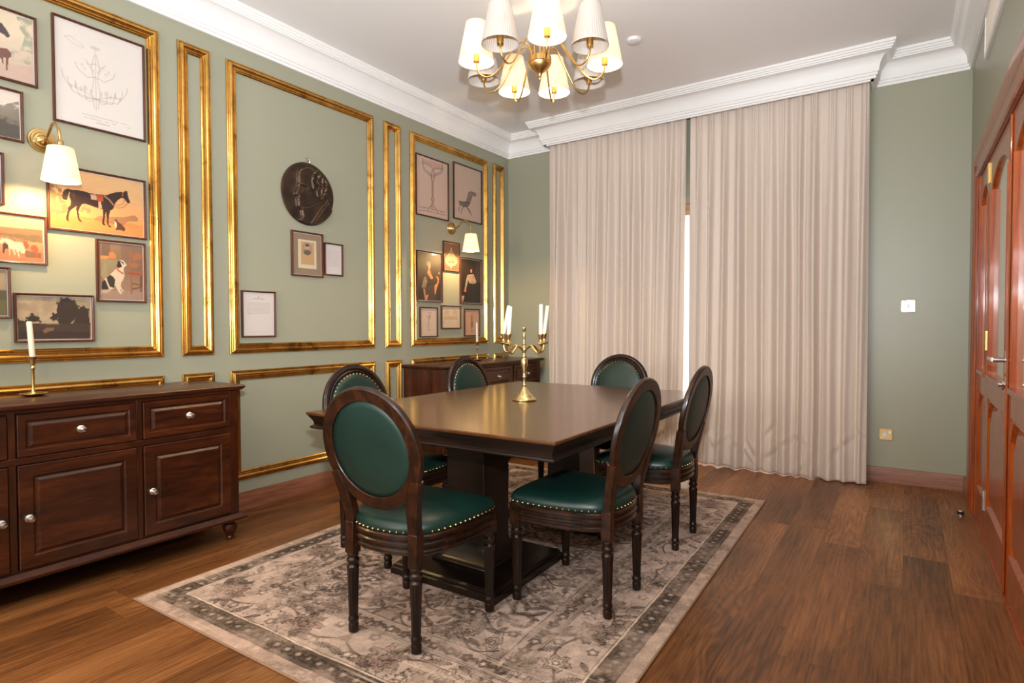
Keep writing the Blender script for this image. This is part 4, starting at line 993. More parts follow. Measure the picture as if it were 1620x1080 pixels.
TR['P7']={'dog':[(0.434,0.662),(0.491,0.695),(0.539,0.686),(0.576,0.65),(0.608,0.618),(0.6,0.6),(0.564,0.582),(0.539,0.573),(0.547,0.496),(0.552,0.425),(0.519,0.36),(0.487,0.33),(0.479,0.268),(0.511,0.206),(0.552,0.188),(0.527,0.176),(0.483,0.197),(0.459,0.247),(0.455,0.265),(0.471,0.194),(0.507,0.15),(0.475,0.135),(0.446,0.153),(0.402,0.212),(0.354,0.283),(0.329,0.221),(0.281,0.2),(0.192,0.206),(0.107,0.197),(0.099,0.233),(0.111,0.313),(0.16,0.375),(0.224,0.416),(0.285,0.461),(0.349,0.514),(0.398,0.559),(0.406,0.621)],'bh':[(0.434,0.674),(0.491,0.677),(0.539,0.659),(0.539,0.609),(0.487,0.57),(0.43,0.556),(0.402,0.588),(0.414,0.63)],'bb':[(0.2,0.396),(0.261,0.44),(0.321,0.422),(0.37,0.363),(0.358,0.304),(0.341,0.233),(0.257,0.247),(0.216,0.336)],'bb2':[(0.099,0.233),(0.111,0.313),(0.156,0.363),(0.184,0.336),(0.22,0.256),(0.244,0.209),(0.107,0.197)],'collar':[(0.398,0.564),(0.434,0.52),(0.487,0.493),(0.515,0.479)],'post':[(0.693,0.849),(0.636,0.481)],'post2':[(0.935,0.822),(0.907,0.505)],'blob1':[(0.721,0.784),(0.826,0.834),(0.919,0.819),(0.903,0.724),(0.81,0.71),(0.721,0.701)],'blob2':[(0.653,0.636),(0.786,0.674),(0.887,0.641),(0.81,0.579),(0.705,0.588)],'seat':[(0.56,0.481),(0.677,0.508),(0.919,0.49),(0.919,0.461),(0.754,0.461)],'cush':[(0.677,0.508),(0.911,0.496),(0.919,0.47),(0.818,0.464)],'leg':[(0.681,0.452),(0.717,0.455),(0.709,0.138),(0.681,0.135)],'leg2':[(0.887,0.452),(0.915,0.452),(0.907,0.179),(0.883,0.179)],'str1':[(0.713,0.224),(0.887,0.262)],'str2':[(0.713,0.319),(0.887,0.301)],'cloth':[(0.083,0.683),(0.426,0.692),(0.398,0.57),(0.2,0.425),(0.135,0.372),(0.083,0.431)],'box':[(0.253,0.801),(0.329,0.813),(0.398,0.763),(0.39,0.701),(0.248,0.701)],'tab':[(0.087,0.739),(0.257,0.742),(0.253,0.695),(0.083,0.683)],'drape':[(0.083,0.431),(0.168,0.644),(0.204,0.588),(0.212,0.428),(0.135,0.372)],'wallb':[(0.495,0.961),(0.947,0.95),(0.939,0.517),(0.624,0.499),(0.491,0.698)],'floor':[(0.067,0.179),(0.931,0.191),(0.927,0.043),(0.063,0.031)],'papers':[(0.083,0.182),(0.228,0.197),(0.293,0.188),(0.216,0.147),(0.083,0.132)]}
TR['P6']={'horse':[(0.53,0.379),(0.54,0.432),(0.56,0.477),(0.61,0.481),(0.645,0.461),(0.675,0.432),(0.728,0.436),(0.748,0.42),(0.768,0.358),(0.778,0.276),(0.77,0.202),(0.75,0.218),(0.735,0.218),(0.722,0.276),(0.715,0.235),(0.72,0.099),(0.71,0.128),(0.7,0.222),(0.675,0.3),(0.68,0.165),(0.67,0.173),(0.658,0.267),(0.632,0.292),(0.63,0.156),(0.62,0.16),(0.62,0.28),(0.612,0.362),(0.59,0.42),(0.565,0.403),(0.55,0.37)],'red':[(0.83,0.37),(0.863,0.407),(0.9,0.383),(0.91,0.333),(0.903,0.255),(0.885,0.136),(0.88,0.144),(0.89,0.255),(0.855,0.267),(0.83,0.317)],'red2':[(0.758,0.453),(0.795,0.461),(0.815,0.399),(0.813,0.317),(0.773,0.317)],'head':[(0.728,0.514),(0.753,0.527),(0.758,0.494),(0.732,0.465)],'dark':[(0.58,0.407),(0.61,0.362),(0.617,0.28),(0.587,0.284),(0.572,0.189),(0.562,0.189),(0.56,0.354)],'shade':[(0.75,0.284),(0.94,0.251),(0.94,0.144),(0.78,0.14)],'sky':[(0.537,0.947),(0.96,0.934),(0.957,0.724),(0.535,0.704)],'hills':[(0.535,0.704),(0.957,0.724),(0.952,0.449),(0.532,0.551)],'trees':[(0.532,0.576),(0.785,0.597),(0.945,0.609),(0.942,0.469),(0.68,0.436),(0.532,0.502)],'redl':[(0.532,0.564),(0.552,0.547),(0.545,0.494),(0.532,0.481)]}
TR['P1']={'head':[(0.66,0.77),(0.671,0.781),(0.69,0.764),(0.705,0.735),(0.726,0.7),(0.752,0.641),(0.748,0.612),(0.726,0.601),(0.695,0.627),(0.657,0.641),(0.612,0.63),(0.552,0.554),(0.555,0.671),(0.614,0.758)],'foal':[(0.61,0.423),(0.655,0.426),(0.7,0.44),(0.731,0.443),(0.764,0.402),(0.76,0.353),(0.736,0.318),(0.721,0.146),(0.71,0.143),(0.712,0.306),(0.69,0.309),(0.683,0.19),(0.671,0.277),(0.652,0.292),(0.607,0.271)],'fol':[(0.967,0.953),(0.814,0.948),(0.843,0.784),(0.89,0.7),(0.855,0.516),(0.762,0.469),(0.767,0.283),(0.957,0.321)],'ground':[(0.65,0.21),(0.957,0.297),(0.952,0.041),(0.602,0.026)],'mare':[(0.538,0.525),(0.626,0.499),(0.655,0.42),(0.621,0.312),(0.533,0.271)]}
TR['P8']={'tree':[(0.533,0.383),(0.527,0.531),(0.513,0.654),(0.53,0.801),(0.577,0.9),(0.651,0.924),(0.742,0.871),(0.792,0.76),(0.801,0.662),(0.754,0.584),(0.736,0.461),(0.675,0.371)],'tree2':[(0.736,0.395),(0.751,0.559),(0.816,0.736),(0.863,0.752),(0.934,0.691),(0.937,0.4)],'small':[(0.156,0.49),(0.212,0.572),(0.297,0.502),(0.303,0.432),(0.171,0.408)],'bush':[(0.047,0.453),(0.141,0.428),(0.156,0.395),(0.047,0.383)],'mid':[(0.448,0.506),(0.468,0.592),(0.521,0.592),(0.527,0.457),(0.468,0.469)],'land':[(0.047,0.395),(0.524,0.383),(0.946,0.4),(0.943,0.055),(0.044,0.068)],'cow':[(0.336,0.24),(0.38,0.297),(0.48,0.297),(0.465,0.236),(0.421,0.227),(0.362,0.178)]}
TR['P16']={'hair':[(0.377,0.759),(0.408,0.801),(0.495,0.812),(0.561,0.783),(0.538,0.748),(0.431,0.731),(0.388,0.717)],'face':[(0.44,0.763),(0.538,0.77),(0.556,0.715),(0.515,0.654),(0.46,0.645),(0.434,0.709)],'chest':[(0.44,0.643),(0.515,0.647),(0.558,0.573),(0.645,0.476),(0.558,0.457),(0.492,0.503),(0.408,0.575)],'dress':[(0.385,0.551),(0.299,0.47),(0.192,0.29),(0.255,0.251),(0.403,0.299),(0.512,0.327),(0.732,0.358),(0.752,0.027),(0.293,0.021),(0.232,0.205)],'sleeve':[(0.299,0.492),(0.394,0.487),(0.405,0.378),(0.339,0.275),(0.192,0.279),(0.235,0.369)],'arm':[(0.746,0.52),(0.824,0.531),(0.873,0.476),(0.856,0.398),(0.775,0.271),(0.732,0.157),(0.697,0.168),(0.7,0.356),(0.778,0.371),(0.818,0.441),(0.801,0.485)],'arm2':[(0.255,0.262),(0.319,0.253),(0.348,0.122),(0.457,0.159),(0.4,0.036),(0.325,0.034)]}
TR['P17']={'hair':[(0.458,0.755),(0.524,0.784),(0.576,0.751),(0.587,0.679),(0.433,0.657)],'face':[(0.484,0.758),(0.55,0.766),(0.562,0.714),(0.524,0.681),(0.484,0.697)],'body':[(0.407,0.644),(0.613,0.668),(0.693,0.587),(0.771,0.493),(0.639,0.45),(0.433,0.454),(0.381,0.522),(0.315,0.413),(0.252,0.29),(0.189,0.288),(0.241,0.397),(0.278,0.531),(0.344,0.629)],'skirt':[(0.407,0.452),(0.665,0.452),(0.877,0.301),(0.9,0.02),(0.198,0.002),(0.301,0.221)],'hand':[(0.163,0.275),(0.215,0.319),(0.304,0.303),(0.252,0.253)],'hand2':[(0.562,0.478),(0.679,0.489),(0.665,0.459),(0.573,0.454)],'pap':[(0.074,0.177),(0.201,0.181),(0.149,0.072),(0.1,0.024)],'bgr':[(0.774,0.959),(1.017,0.963),(0.986,0.428),(0.719,0.587)]}
TR['P13']={'l':[(0.213,0.939),(0.227,0.88),(0.336,0.878),(0.464,0.863),(0.506,0.815),(0.477,0.756),(0.461,0.674),(0.504,0.595),(0.502,0.352),(0.457,0.306),(0.499,0.273),(0.47,0.206),(0.399,0.164)],'r':[(0.812,0.952),(0.812,0.88),(0.709,0.869),(0.562,0.841),(0.52,0.809),(0.569,0.756),(0.566,0.676),(0.517,0.599),(0.515,0.354),(0.553,0.319),(0.517,0.275),(0.528,0.206),(0.613,0.154)],'base':[(0.095,0.13),(0.247,0.143),(0.499,0.14),(0.895,0.149)],'base2':[(0.086,0.075),(0.245,0.09),(0.497,0.097),(0.904,0.097)],'b3':[(0.247,0.143),(0.245,0.09)],'b4':[(0.356,0.151),(0.356,0.097)],'b5':[(0.658,0.153),(0.656,0.088)],'b6':[(0.774,0.153),(0.774,0.092)]}
TR['P14']={'seat':[(0.186,0.332),(0.313,0.334),(0.444,0.352),(0.578,0.356),(0.511,0.278),(0.378,0.267),(0.217,0.269)],'back':[(0.444,0.345),(0.529,0.536),(0.614,0.562),(0.783,0.559),(0.801,0.518),(0.714,0.495),(0.68,0.525),(0.629,0.449),(0.578,0.347)],'l1':[(0.233,0.256),(0.168,0.146)],'l2':[(0.362,0.265),(0.28,0.178),(0.264,0.109)],'l3':[(0.411,0.267),(0.545,0.23),(0.645,0.124)],'l4':[(0.313,0.25),(0.444,0.269),(0.576,0.166)]}
TR['P15']={'top':[(0.468,0.802),(0.53,0.809),(0.526,0.731),(0.468,0.727)],'l':[(0.493,0.731),(0.355,0.585),(0.184,0.421),(0.15,0.328)],'r':[(0.526,0.731),(0.664,0.574),(0.839,0.456),(0.856,0.364)],'rim':[(0.15,0.346),(0.284,0.264),(0.489,0.25),(0.731,0.296),(0.856,0.371)],'rim2':[(0.167,0.292),(0.317,0.2),(0.489,0.193),(0.714,0.239),(0.856,0.342)],'in1':[(0.501,0.656),(0.497,0.128)],'in2':[(0.388,0.57),(0.284,0.282)],'in3':[(0.597,0.57),(0.714,0.296)],'drop':[(0.438,0.2),(0.539,0.196),(0.522,0.111),(0.455,0.114)]}

RECT = {'P1':(0.718,1.138,2.389,2.732),'P2':(1.201,1.636,2.252,2.792),'P3':(0.658,1.078,2.104,2.351),'P4':(0.798,0.998,1.789,2.037),
'P5':(1.166,1.631,1.697,2.032),'P6':(0.763,1.163,1.513,1.756),'P7':(1.377,1.625,1.339,1.676),'P8':(1.023,1.363,1.127,1.371),'P9':(0.793,1.013,1.245,1.491),
'P10':(2.582,2.852,1.564,1.886),'P11':(2.865,3.037,1.587,1.831),'P12':(2.202,2.452,1.133,1.442),'P13':(3.853,4.300,2.194,2.734),'P14':(4.373,4.822,2.237,2.776),
'P15':(4.218,4.457,1.725,2.006),'P16':(3.857,4.203,1.425,1.882),'P17':(4.467,4.816,1.422,1.880),'P18':(3.896,4.135,1.107,1.379),'P19':(4.188,4.473,1.180,1.401),'P20':(4.530,4.777,1.106,1.378)}
INK = (92, 78, 66)
def paint(k, c):
    t = TR.get(k, {})
    P = lambda n_, col, a=1., tx=0.: c.poly(t[n_], col, a, tx, seed=len(n_)+3)
    Ln = lambda n_, w_, col, a=1.: c.line(t[n_], w_, col, a)
    if k == 'P1':
        c.grad((196, 172, 152), (226, 206, 178), .1, .7); P('ground', (202, 172, 156)); c.blot(t['fol'], (150, 156, 134), .8, 3, 9, .46); c.blot([(0, .5), (.2, .5), (.2, 1), (0, 1)], (176, 176, 152), .6, 4)
        P('mare', (92, 70, 66)); P('head', (78, 64, 66)); P('foal', (118, 78, 66)); c.grain(.07, 2)
    elif k == 'P2':
        c.C[:] = L3((226, 216, 208)); cx = .44
        col, a = (140, 126, 118), .55
        for s_ in (-1, 1):
            for j, (r_, z) in enumerate(((.30, .38), (.22, .36), (.13, .34), (.36, .44))):
                c.line([(cx, .30), (cx+s_*r_*.5, z-.08), (cx+s_*r_*.85, z-.07), (cx+s_*r_, z), (cx+s_*r_*1.05, z+.07)], .0016, col, a)
            c.line([(cx, .52), (cx+s_*.10, .50), (cx+s_*.20, .56), (cx+s_*.23, .62)], .0016, col, a)
            c.line([(cx, .66), (cx+s_*.07, .63), (cx+s_*.12, .68)], .0014, col, a); c.line([(cx+s_*.02, .2), (cx+s_*.05, .35), (cx+s_*.02, .5), (cx+s_*.05, .62), (cx+s_*.01, .75)], .0015, col, a)
            for j in range(5): c.ell(cx+s_*(.06+.055*j), .36+.02*(j % 2), .018, .03, col, .25); c.ell(cx+s_*(.03+.03*j), .58+.03*(j % 3), .015, .02, col, .22)
        c.ell(cx, .82, .06, .02, col, .3); c.line([(cx, .18), (cx, .82)], .0014, col, .5); c.line([(.10, .84), (.16, .86), (.30, .81), (.31, .78), (.18, .80), (.10, .84)], .0013, col, .5)
        c.text(.22, .84, .115, .0016, col, .6, 5, .75); c.text(.30, .84, .085, .0016, col, .6, 6, .7); c.text(.44, .60, .055, .002, col, .7, 7); c.grain(.02, 3)
    elif k == 'P3':
        c.grad((120, 108, 92), (226, 212, 198), .35, .65); c.poly([(0, 0), (1, 0), (1, .40), (.8, .46), (.5, .52), (0, .5)], (84, 76, 66)); c.blot([(.6, .3), (1, .3), (1, .85), (.85, .7), (.6, .5)], (122, 112, 96), .9, 5, 12, .45); c.grain(.15, 8)
    elif k == 'P4':
        c.grad((58, 50, 48), (90, 84, 92)); c.grain(.1, 8)
    elif k == 'P5':
        c.grad((222, 150, 92), (222, 176, 122), .2, .8); c.blot(t['bush'], (140, 112, 76), 1., 5, 30, .40); c.blot(t['bush2'], (128, 112, 84), .7, 6, 26, .45)
        P('ground', (206, 130, 70), .8, .3); P('shadow', (140, 100, 74), .75)
        c.poly([(.76, .17), (.84, .24), (.92, .22), (.95, .14)], (214, 124, 70), .7, .5)
        P('tail', (52, 34, 30)); P('body', (54, 32, 28)); c.poly(t['hind'], (92, 54, 40), .6); P('cloth', (206, 158, 132)); P('saddle', (176, 74, 44), 1, .3); P('girth', (196, 152, 128))
        Ln('rein', .0018, (150, 100, 60)); Ln('rein2', .0016, (150, 100, 60)); Ln('strap', .003, (190, 140, 100)); Ln('bridle', .003, (170, 80, 50))
        P('dog', (84, 56, 44)); c.poly([(.665, .12), (.69, .13), (.69, .2), (.668, .24)], (214, 180, 150)); c.grain(.05, 4)
    elif k == 'P6':
        c.grad((190, 110, 76), (222, 176, 134), .1, .9); P('hills', (142, 106, 76)); P('trees', (110, 92, 62), .8, .4); c.poly([(0, 0), (1, 0), (1, .2), (0, .2)], (196, 118, 80)); P('shade', (110, 82, 66), .8); P('dark', (66, 48, 44)); P('red', (196, 84, 54)); P('red2', (186, 80, 56)); P('head', (188, 96, 60)); P('redl', (200, 60, 40)); P('horse', (222, 192, 160)); c.grain(.08, 4)
        c.poly([(.1, .2), (.3, .25), (.45, .5), (.35, .55), (.1, .5)], (96, 56, 44))
    elif k == 'P7':
        c.grad((150, 122, 100), (134, 106, 84), .1, .5); P('wallb', (120, 96, 78), .8); c.poly([(.07, .7), (.25, .7), (.25, .98), (.07, .98)], (104, 80, 68), .8); P('floor', (156, 128, 112)); P('tab', (196, 134, 84)); P('box', (186, 122, 76)); P('cloth', (140, 128, 98)); P('drape', (160, 140, 104), .7); P('papers', (190, 172, 154), .8, .3)
        P('wallb', (126, 98, 78), .3, .5); P('blob1', (162, 98, 66), .9, .5); P('blob2', (162, 98, 66), .9, .5); Ln('post', .004, (150, 96, 62)); Ln('post2', .003, (146, 92, 60)); P('seat', (140, 80, 52)); P('cush', (178, 66, 40)); P('leg', (150, 92, 62)); P('leg2', (96, 56, 42)); Ln('str1', .003, (100, 58, 42)); Ln('str2', .003, (110, 64, 46))
        P('dog', (206, 184, 160)); P('bh', (44, 38, 34)); P('bb', (52, 46, 40)); P('bb2', (48, 42, 38)); c.poly([(.47, .68), (.5, .67), (.56, .61), (.54, .59), (.5, .62)], (214, 196, 174)); Ln('collar', .004, (190, 84, 44)); c.ell(.515, .475, .022, .018, (184, 72, 40)); c.ell(.603, .61, .012, .01, (40, 32, 30)); c.grain(.07, 6)
    elif k == 'P8':
        c.grad((172, 148, 118), (150, 132, 108), .4, 1.); c.blot([(0, .35), (1, .35), (1, 1), (0, 1)], (190, 168, 134), .6, 3, 5, .5); P('land', (70, 54, 44)); c.poly([(.04, .03), (.97, .03), (.97, .16), (.04, .2)], (58, 44, 38), .8)
        for n_ in ('tree', 'tree2', 'small', 'bush', 'mid'):
            c.poly(t[n_], (56, 44, 36)); xs = [p[0] for p in t[n_]]; ys = [p[1] for p in t[n_]]
            for j in range(26):
                rs = np.random.RandomState(j*3+len(n_)); i = rs.randint(len(xs)); c.ell(xs[i]+rs.randn()*.008, ys[i]+rs.randn()*.012, .014, .02, (60, 46, 38), .9)
        P('cow', (142, 104, 76), .8, .4); c.poly([(.3, .355), (.55, .35), (.55, .37), (.3, .37)], (150, 132, 104), .6); c.grain(.08, 4)
    elif k == 'P9':
        c.grad((96, 92, 60), (150, 132, 106), .35, .6); c.poly([(0, .3), (1, .34), (1, .55), (0, .6)], (84, 78, 58)); c.grain(.15, 9)
    elif k == 'P10':
        c.C[:] = L3((150, 126, 104)); c.poly([(.17, .15), (.83, .15), (.83, .86), (.17, .86)], (218, 200, 164)); c.poly([(.27, .25), (.75, .25), (.75, .80), (.27, .80)], (196, 158, 112))
        c.ell(.5, .64, .17, .165, (120, 98, 80)); c.ell(.5, .64, .155, .15, (170, 152, 128)); c.ell(.5, .55, .14, .07, (92, 96, 84)); c.ell(.5, .68, .062, .062, (206, 160, 126)); c.ell(.5, .725, .07, .032, (58, 44, 38)); c.ell(.38, .57, .035, .02, (176, 84, 54)); c.ell(.62, .57, .035, .02, (176, 84, 54)); c.ell(.5, .60, .05, .02, (176, 84, 60)); c.grain(.03, 3)
    elif k in ('P11', 'P12'):
        c.C[:] = L3((222, 210, 204)); col = (130, 116, 112)
        if k == 'P11':
            c.text(.3, .7, .90, .0014, col, .6, 1); 
            for j in range(14): c.text(.14, .88, .82-.042*j, .0013, col, .42, j+3, .95)
        else:
            c.ell(.5, .905, .02, .013, (90, 80, 78)); c.text(.32, .70, .865, .002, col, .7, 1, 1.); c.text(.17, .86, .765, .0014, col, .5, 2, 1.)
            for j in range(8): c.text(.12, .88, .735-.03*j-(.01 if j > 1 else 0), .0014, col, .42, j+9, .97)
            c.text(.12, .24, .50, .0014, col, .5, 4); c.text(.12, .88, .075, .001, col, .3, 5)
    elif k == 'P13':
        c.C[:] = L3((214, 182, 164)); c.poly([(.05, 0), (.1, 0), (.1, 1), (.05, 1)], (206, 172, 152), .5)
        for i in range(4): c.line([(.22+.17*i, .05), (.22+.17*i, .97)], .003, (206, 172, 154), .35)
        Ln('l', .007, (150, 128, 120), .8); Ln('r', .007, (150, 128, 120), .8); c.poly(t['l']+t['r'][::-1], (202, 138, 112), .45)
        c.poly([(.18, .93), (.26, .80), (.46, .74), (.5, .70), (.42, .70), (.24, .76), (.15, .88)], (126, 116, 114), .6, .5); c.poly([(.82, .93), (.76, .84), (.55, .76), (.5, .70), (.58, .72), (.8, .80), (.88, .9)], (126, 116, 114), .6, .5)
        for n_ in ('base', 'base2', 'b3', 'b4', 'b5', 'b6'): Ln(n_, .003, (120, 100, 96), .8)
        c.line([(.48, .12), (.48, .72)], .004, (150, 100, 84), .8); c.grain(.03, 2)
    elif k == 'P14':
        c.C[:] = L3((208, 180, 162)); P('back', (140, 116, 104), 1, .3); P('seat', (112, 100, 94), 1, .3); 
        for n_ in ('l1', 'l2', 'l3', 'l4'): Ln(n_, .004, (96, 82, 76))
        c.line(t['back']+[t['back'][0]], .003, (90, 76, 70)); c.line(t['seat']+[t['seat'][0]], .003, (90, 76, 70)); c.text(.5, .62, .62, .001, INK, .4, 1); c.grain(.02, 2)
    elif k == 'P15':
        c.C[:] = L3((128, 94, 66)); col = (228, 206, 168)
        for n_ in ('l', 'r', 'rim', 'rim2', 'in1', 'in2', 'in3'): Ln(n_, .0035, col, .75)
        P('top', col, .8); P('drop', col, .7); c.poly(t['l'][::-1]+t['r'], col, .22, .7); c.poly(t['rim']+t['rim2'][::-1], col, .6, .6); c.grain(.05, 2)
    elif k == 'P16':
        c.grad((58, 42, 34), (92, 72, 50), .3, 1.); P('dress', (74, 58, 50)); P('sleeve', (156, 132, 112), .9, .5); P('hair', (150, 124, 94)); P('chest', (210, 142, 100)); P('face', (216, 150, 108)); P('arm', (204, 132, 84)); P('arm2', (196, 132, 96)); c.ell(.91, .60, .04, .03, (170, 146, 112), .7); c.grain(.1, 2)
    elif k == 'P17':
        c.grad((44, 32, 28), (52, 40, 34), .3, 1.); P('bgr', (86, 66, 62), .6, .5); P('skirt', (38, 30, 28)); P('body', (176, 152, 134), 1, .35); P('hair', (40, 28, 24)); P('face', (206, 132, 98)); P('hand', (196, 110, 70)); P('hand2', (196, 110, 74)); P('pap', (176, 140, 116)); c.grain(.08, 3)
    elif k == 'P18':
        c.C[:] = L3((214, 186, 166))
        for x0, y0, x1, y1 in ((.5, .2, .55, .8), (.42, .3, .5, .55), (.6, .75, .5, .6), (.35, .72, .5, .62), (.45, .85, .7, .85), (.4, .2, .62, .2)): c.line([(x0, y0), (x1, y1)], .003, INK, .5)
        c.ell(.56, .7, .1, .12, INK, .3, .6); c.grain(.03, 2)
    elif k == 'P19':
        c.C[:] = L3((216, 192, 166))
        for x0 in (.27, .73): c.ell(x0, .72, .1, .16, INK, .22, .5); c.line([(x0-.13, .56), (x0-.09, .8), (x0, .9), (x0+.09, .8), (x0+.13, .56)], .0025, INK, .45)
        for y0 in (.48, .40): c.line([(.12, y0), (.88, y0)], .0025, INK, .5)
        for x0 in (.14, .42, .58, .86): c.line([(x0, .42), (x0, .12)], .002, INK, .4)
        c.poly([(.12, .43), (.88, .43), (.88, .55), (.12, .55)], (196, 156, 110), .5); c.grain(.03, 2)
    elif k == 'P20':
        c.C[:] = L3((206, 160, 132)); c.poly([(.46, .72), (.54, .72), (.52, .62), (.60, .48), (.58, .34), (.52, .26), (.52, .16), (.60, .12), (.42, .12), (.48, .16), (.48, .26), (.42, .34), (.40, .48), (.48, .62)], (88, 74, 66), .75, .3)
        c.ell(.5, .44, .06, .10, (150, 120, 104), .7, .3)
        for s_ in (-1, 1): c.line([(.5, .6), (.5+s_*.12, .74), (.5+s_*.06, .80)], .003, (88, 74, 66), .7); c.line([(.5, .7), (.5+s_*.05, .88)], .002, (88, 74, 66), .7)
        c.grain(.03, 2)
desc = {
'P1': 'framed picture of a dark horse head and foal, top left by the chandelier drawing',
'P2': 'large framed pale line drawing of an ornate chandelier',
'P3': 'framed landscape with dark hills under a pale sky, left of the near wall lamp',
'P4': 'small dark framed picture cut by the left edge, below the near wall lamp',
'P5': 'framed painting of a saddled black horse with a small seated dog',
'P6': 'framed painting of a white horse among red coats before hills',
'P7': 'framed painting of a sitting black and white dog beside a carved chair',
'P8': 'framed dark landscape with a large tree and small cow above the sideboard',
'P9': 'small framed green meadow picture cut by the left edge near the dark landscape',
'P10': 'framed oval portrait of an officer in a wide brown mount below the medallion',
'P11': 'small framed sheet of printed text right of the oval officer portrait',
'P12': 'framed letter with a short printed paragraph, alone in the lower left of its panel',
'P13': 'framed drawing of a tall ornamental pedestal with red shading',
'P14': 'framed drawing of a scroll-backed antique seat on curved legs',
'P15': 'small framed picture of a crystal chandelier on brown below the far wall lamp',
'P16': 'framed dark portrait of a person in a blue-grey dress raising one hand',
'P17': 'framed dark portrait of a person in a pale jacket and long dark skirt',
'P18': 'small framed faint sketch, leftmost of the bottom row of three drawings',
'P19': 'small framed drawing of two chair backs, middle of the bottom row',
'P20': 'small framed drawing of a dark urn, rightmost of the bottom row'}
FWD = {'P5': .011, 'P2': .010, 'P10': .012, 'P7': .011}
for k, (y0, y1, z0_, z1_) in RECT.items():
    r = tag(empty('framed_picture', (LX, (y0+y1)/2, (z0_+z1_)/2)), desc[k], 'picture', 'framed pictures on the green wall')
    W_, H_ = (y1-y0)/2, (z1_-z0_)/2; fw = FWD.get(k, .0105)
    ff = lambda u, v_, h: (h, u, v_)
    MB().loft([rect_loop(h, -W_, W_, -H_, H_, i, ff) for i, h in [(0, .0015), (0, .017), (.0015, .0195), (.004, .020), (.0065, .0185), (fw-.001, .0175), (fw, .016), (fw, .007)]], cap0=False, cap1=False).build('frame', M['frame'], r, smooth=25)
    MB().box((.001, -W_+.003, -H_+.003), (.0065, W_-.003, H_-.003)).build('mount', M['paper_edge'], r, smooth=0)
    b_ = .0035
    pw, ph = 2*(W_-fw-b_), 2*(H_-fw-b_)
    c = Canvas(pw, ph, .0026 if k in ('P2', 'P5', 'P7', 'P8', 'P12') else .0034 if y0 > 3.5 else .003, (200, 190, 180)); 
    # the traces are relative to the outer frame: rescale to the printed sheet
    if k in TR and not TR[k].get('_done'):
        for n_ in list(TR[k]): TR[k][n_] = [(.5+(u-.5)*2*W_/pw, .5+(v_-.5)*2*H_/ph) for u, v_ in TR[k][n_]]
        TR[k]['_done'] = True
    paint(k, c)
    o = c.mesh('print', lambda u, v_: (.0075, u-pw/2, v_-ph/2), M['print']); o.parent = r

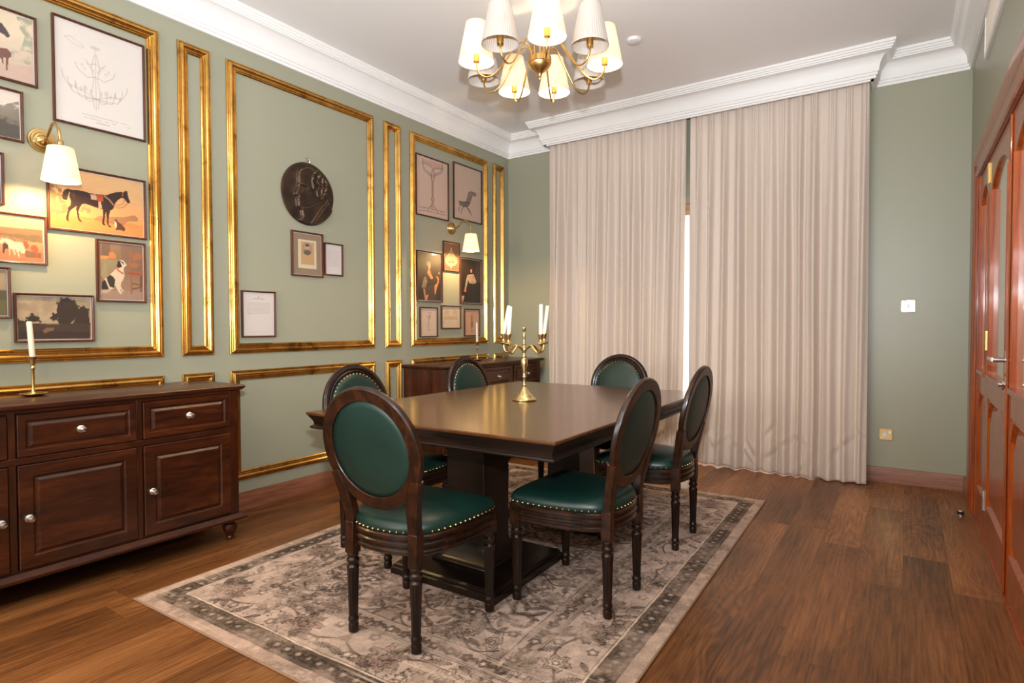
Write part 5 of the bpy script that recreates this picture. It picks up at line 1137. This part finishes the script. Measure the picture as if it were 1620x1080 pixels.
# ------------------------------------------------------------------ bronze medallion (relief from stacked height layers)
def box_blur(a, k, times=2):
    for _ in range(times):
        for ax in (0, 1):
            p = np.pad(a, [(k, k) if i == ax else (0, 0) for i in (0, 1)], mode='edge'); cs = np.cumsum(p, ax)
            cs = np.concatenate([np.zeros_like(np.take(cs, [0], ax)), cs], ax); nn = a.shape[ax]
            a = (np.take(cs, range(2*k+1, 2*k+1+nn), ax)-np.take(cs, range(0, nn), ax))/(2*k+1)
    return a
def medallion():
    R0 = .225; S = 300; c = Canvas(2*R0, 2*R0, 2*R0/S, (0, 0, 0)); t = TR['MED']; bh = box_blur
    head = c._in(t['head']); face = c._in(t['face']); hair = c._in(t['hair']); coat = c._in(t['coat'])
    H_ = .017*bh(head, 2)+.009*bh(head, 14)+.006*bh(face, 12)+.006*bh(hair, 3)+.007*bh(coat, 3)
    def rid(n_, w_, h): 
        nonlocal H_
        d = c.dist(t[n_]); H_ = H_+h*np.exp(-(d/w_)**2)
    rid('jaw', .004, .004); rid('ridge', .005, .008); rid('ridge2', .004, .006); rid('brow', .006, .006); rid('cheek', .010, .004)
    for n_ in ('h1', 'h2', 'h3', 'h4', 'h5', 'h6'): rid(n_, .006, .007)
    d = c.dist(t['ear']+[t['ear'][0]]); H_ = H_+.009*np.exp(-(d/.006)**2)
    ey = bh(c._in(t['eye']), 3); H_ = H_+.004*ey-.006*bh(c._in([(.30, .60), (.44, .60), (.42, .52), (.30, .52)]), 5)
    H_ = H_+hair*.004*np.sin(30*c.U+60*c.V+6*fbm(c.h, c.w, (6, 6), 3))*bh(hair, 4)
    rings = 110; seg = 220; V = []; F = []
    def hh(u, v_):
        x = min(max((u/(2*R0)+.5)*(c.w-1), 0), c.w-1.001); y = min(max((v_/(2*R0)+.5)*(c.h-1), 0), c.h-1.001); i, j = int(x), int(y); a, b = x-i, y-j
        return (H_[j, i]*(1-a)+H_[j, i+1]*a)*(1-b)+(H_[j+1, i]*(1-a)+H_[j+1, i+1]*a)*b
    for q in range(rings+1):
        rr = R0*q/rings; fade = min(1, (R0-rr)/.014)
        for i in range(seg):
            a = 2*PI*i/seg; wob = 1+.006*math.sin(3*a+1)+.004*math.sin(5*a)
            u, v_ = rr*wob*math.cos(a), rr*wob*math.sin(a)
            V.append((.014+hh(u, v_)*fade-(.004*(1-fade)), u, v_))
    for q in range(rings):
        for i in range(seg): j = (i+1) % seg; F.append((q*seg+i, q*seg+j, (q+1)*seg+j, (q+1)*seg+i))
    o0 = len(V)
    for i in range(seg):
        p = V[rings*seg+i]; V.append((.001, p[1]*.985, p[2]*.985))
    for i in range(seg): j = (i+1) % seg; F.append((rings*seg+i, rings*seg+j, o0+j, o0+i))
    F.append(tuple(o0+i for i in range(seg)))
    m, nt = new_mat('patinated_bronze'); n = N(nt); tc = n('ShaderNodeTexCoord'); g = n('ShaderNodeNewGeometry')
    ns = n('ShaderNodeTexNoise', {'Vector': tc.outputs['Object'], 'Scale': 14., 'Detail': 5.})
    p = n('ShaderNodeMapRange', {'Value': g.outputs['Pointiness'], 'From Min': .50, 'From Max': .56})
    col = n('ShaderNodeValToRGB', {'Fac': ns.outputs[0]}, ramp=[(.35, lin(44, 34, 26)), (.65, lin(66, 50, 37))]).outputs[0]
    col = n.mix(p, col, lin(112, 80, 54))
    finish(nt, n, n('ShaderNodeBsdfPrincipled', {'Base Color': col, 'Metallic': .45, 'Roughness': .42}))
    r = tag(empty('wall_medallion', (LX, 2.728, 2.160)), 'round dark bronze relief medallion of a man in left-facing profile', 'medallion')
    b = MB(); b.add(V, F); b.build('relief_disc', m, r, smooth=180)
    hk = MB().tube(smooth_path([(.010, -.004, .222), (.016, -.010, .238), (.012, -.004, .252), (.006, .006, .262)], 4), .004, 8)
    hk.tube(smooth_path([(.010, .012, .226), (.016, .014, .240), (.010, .008, .254)], 4), .004, 8); hk.box((.0005, -.009, .236), (.004, .015, .268))
    hk.build('hanging_hook', M['steel'], r, smooth=40)
medallion()
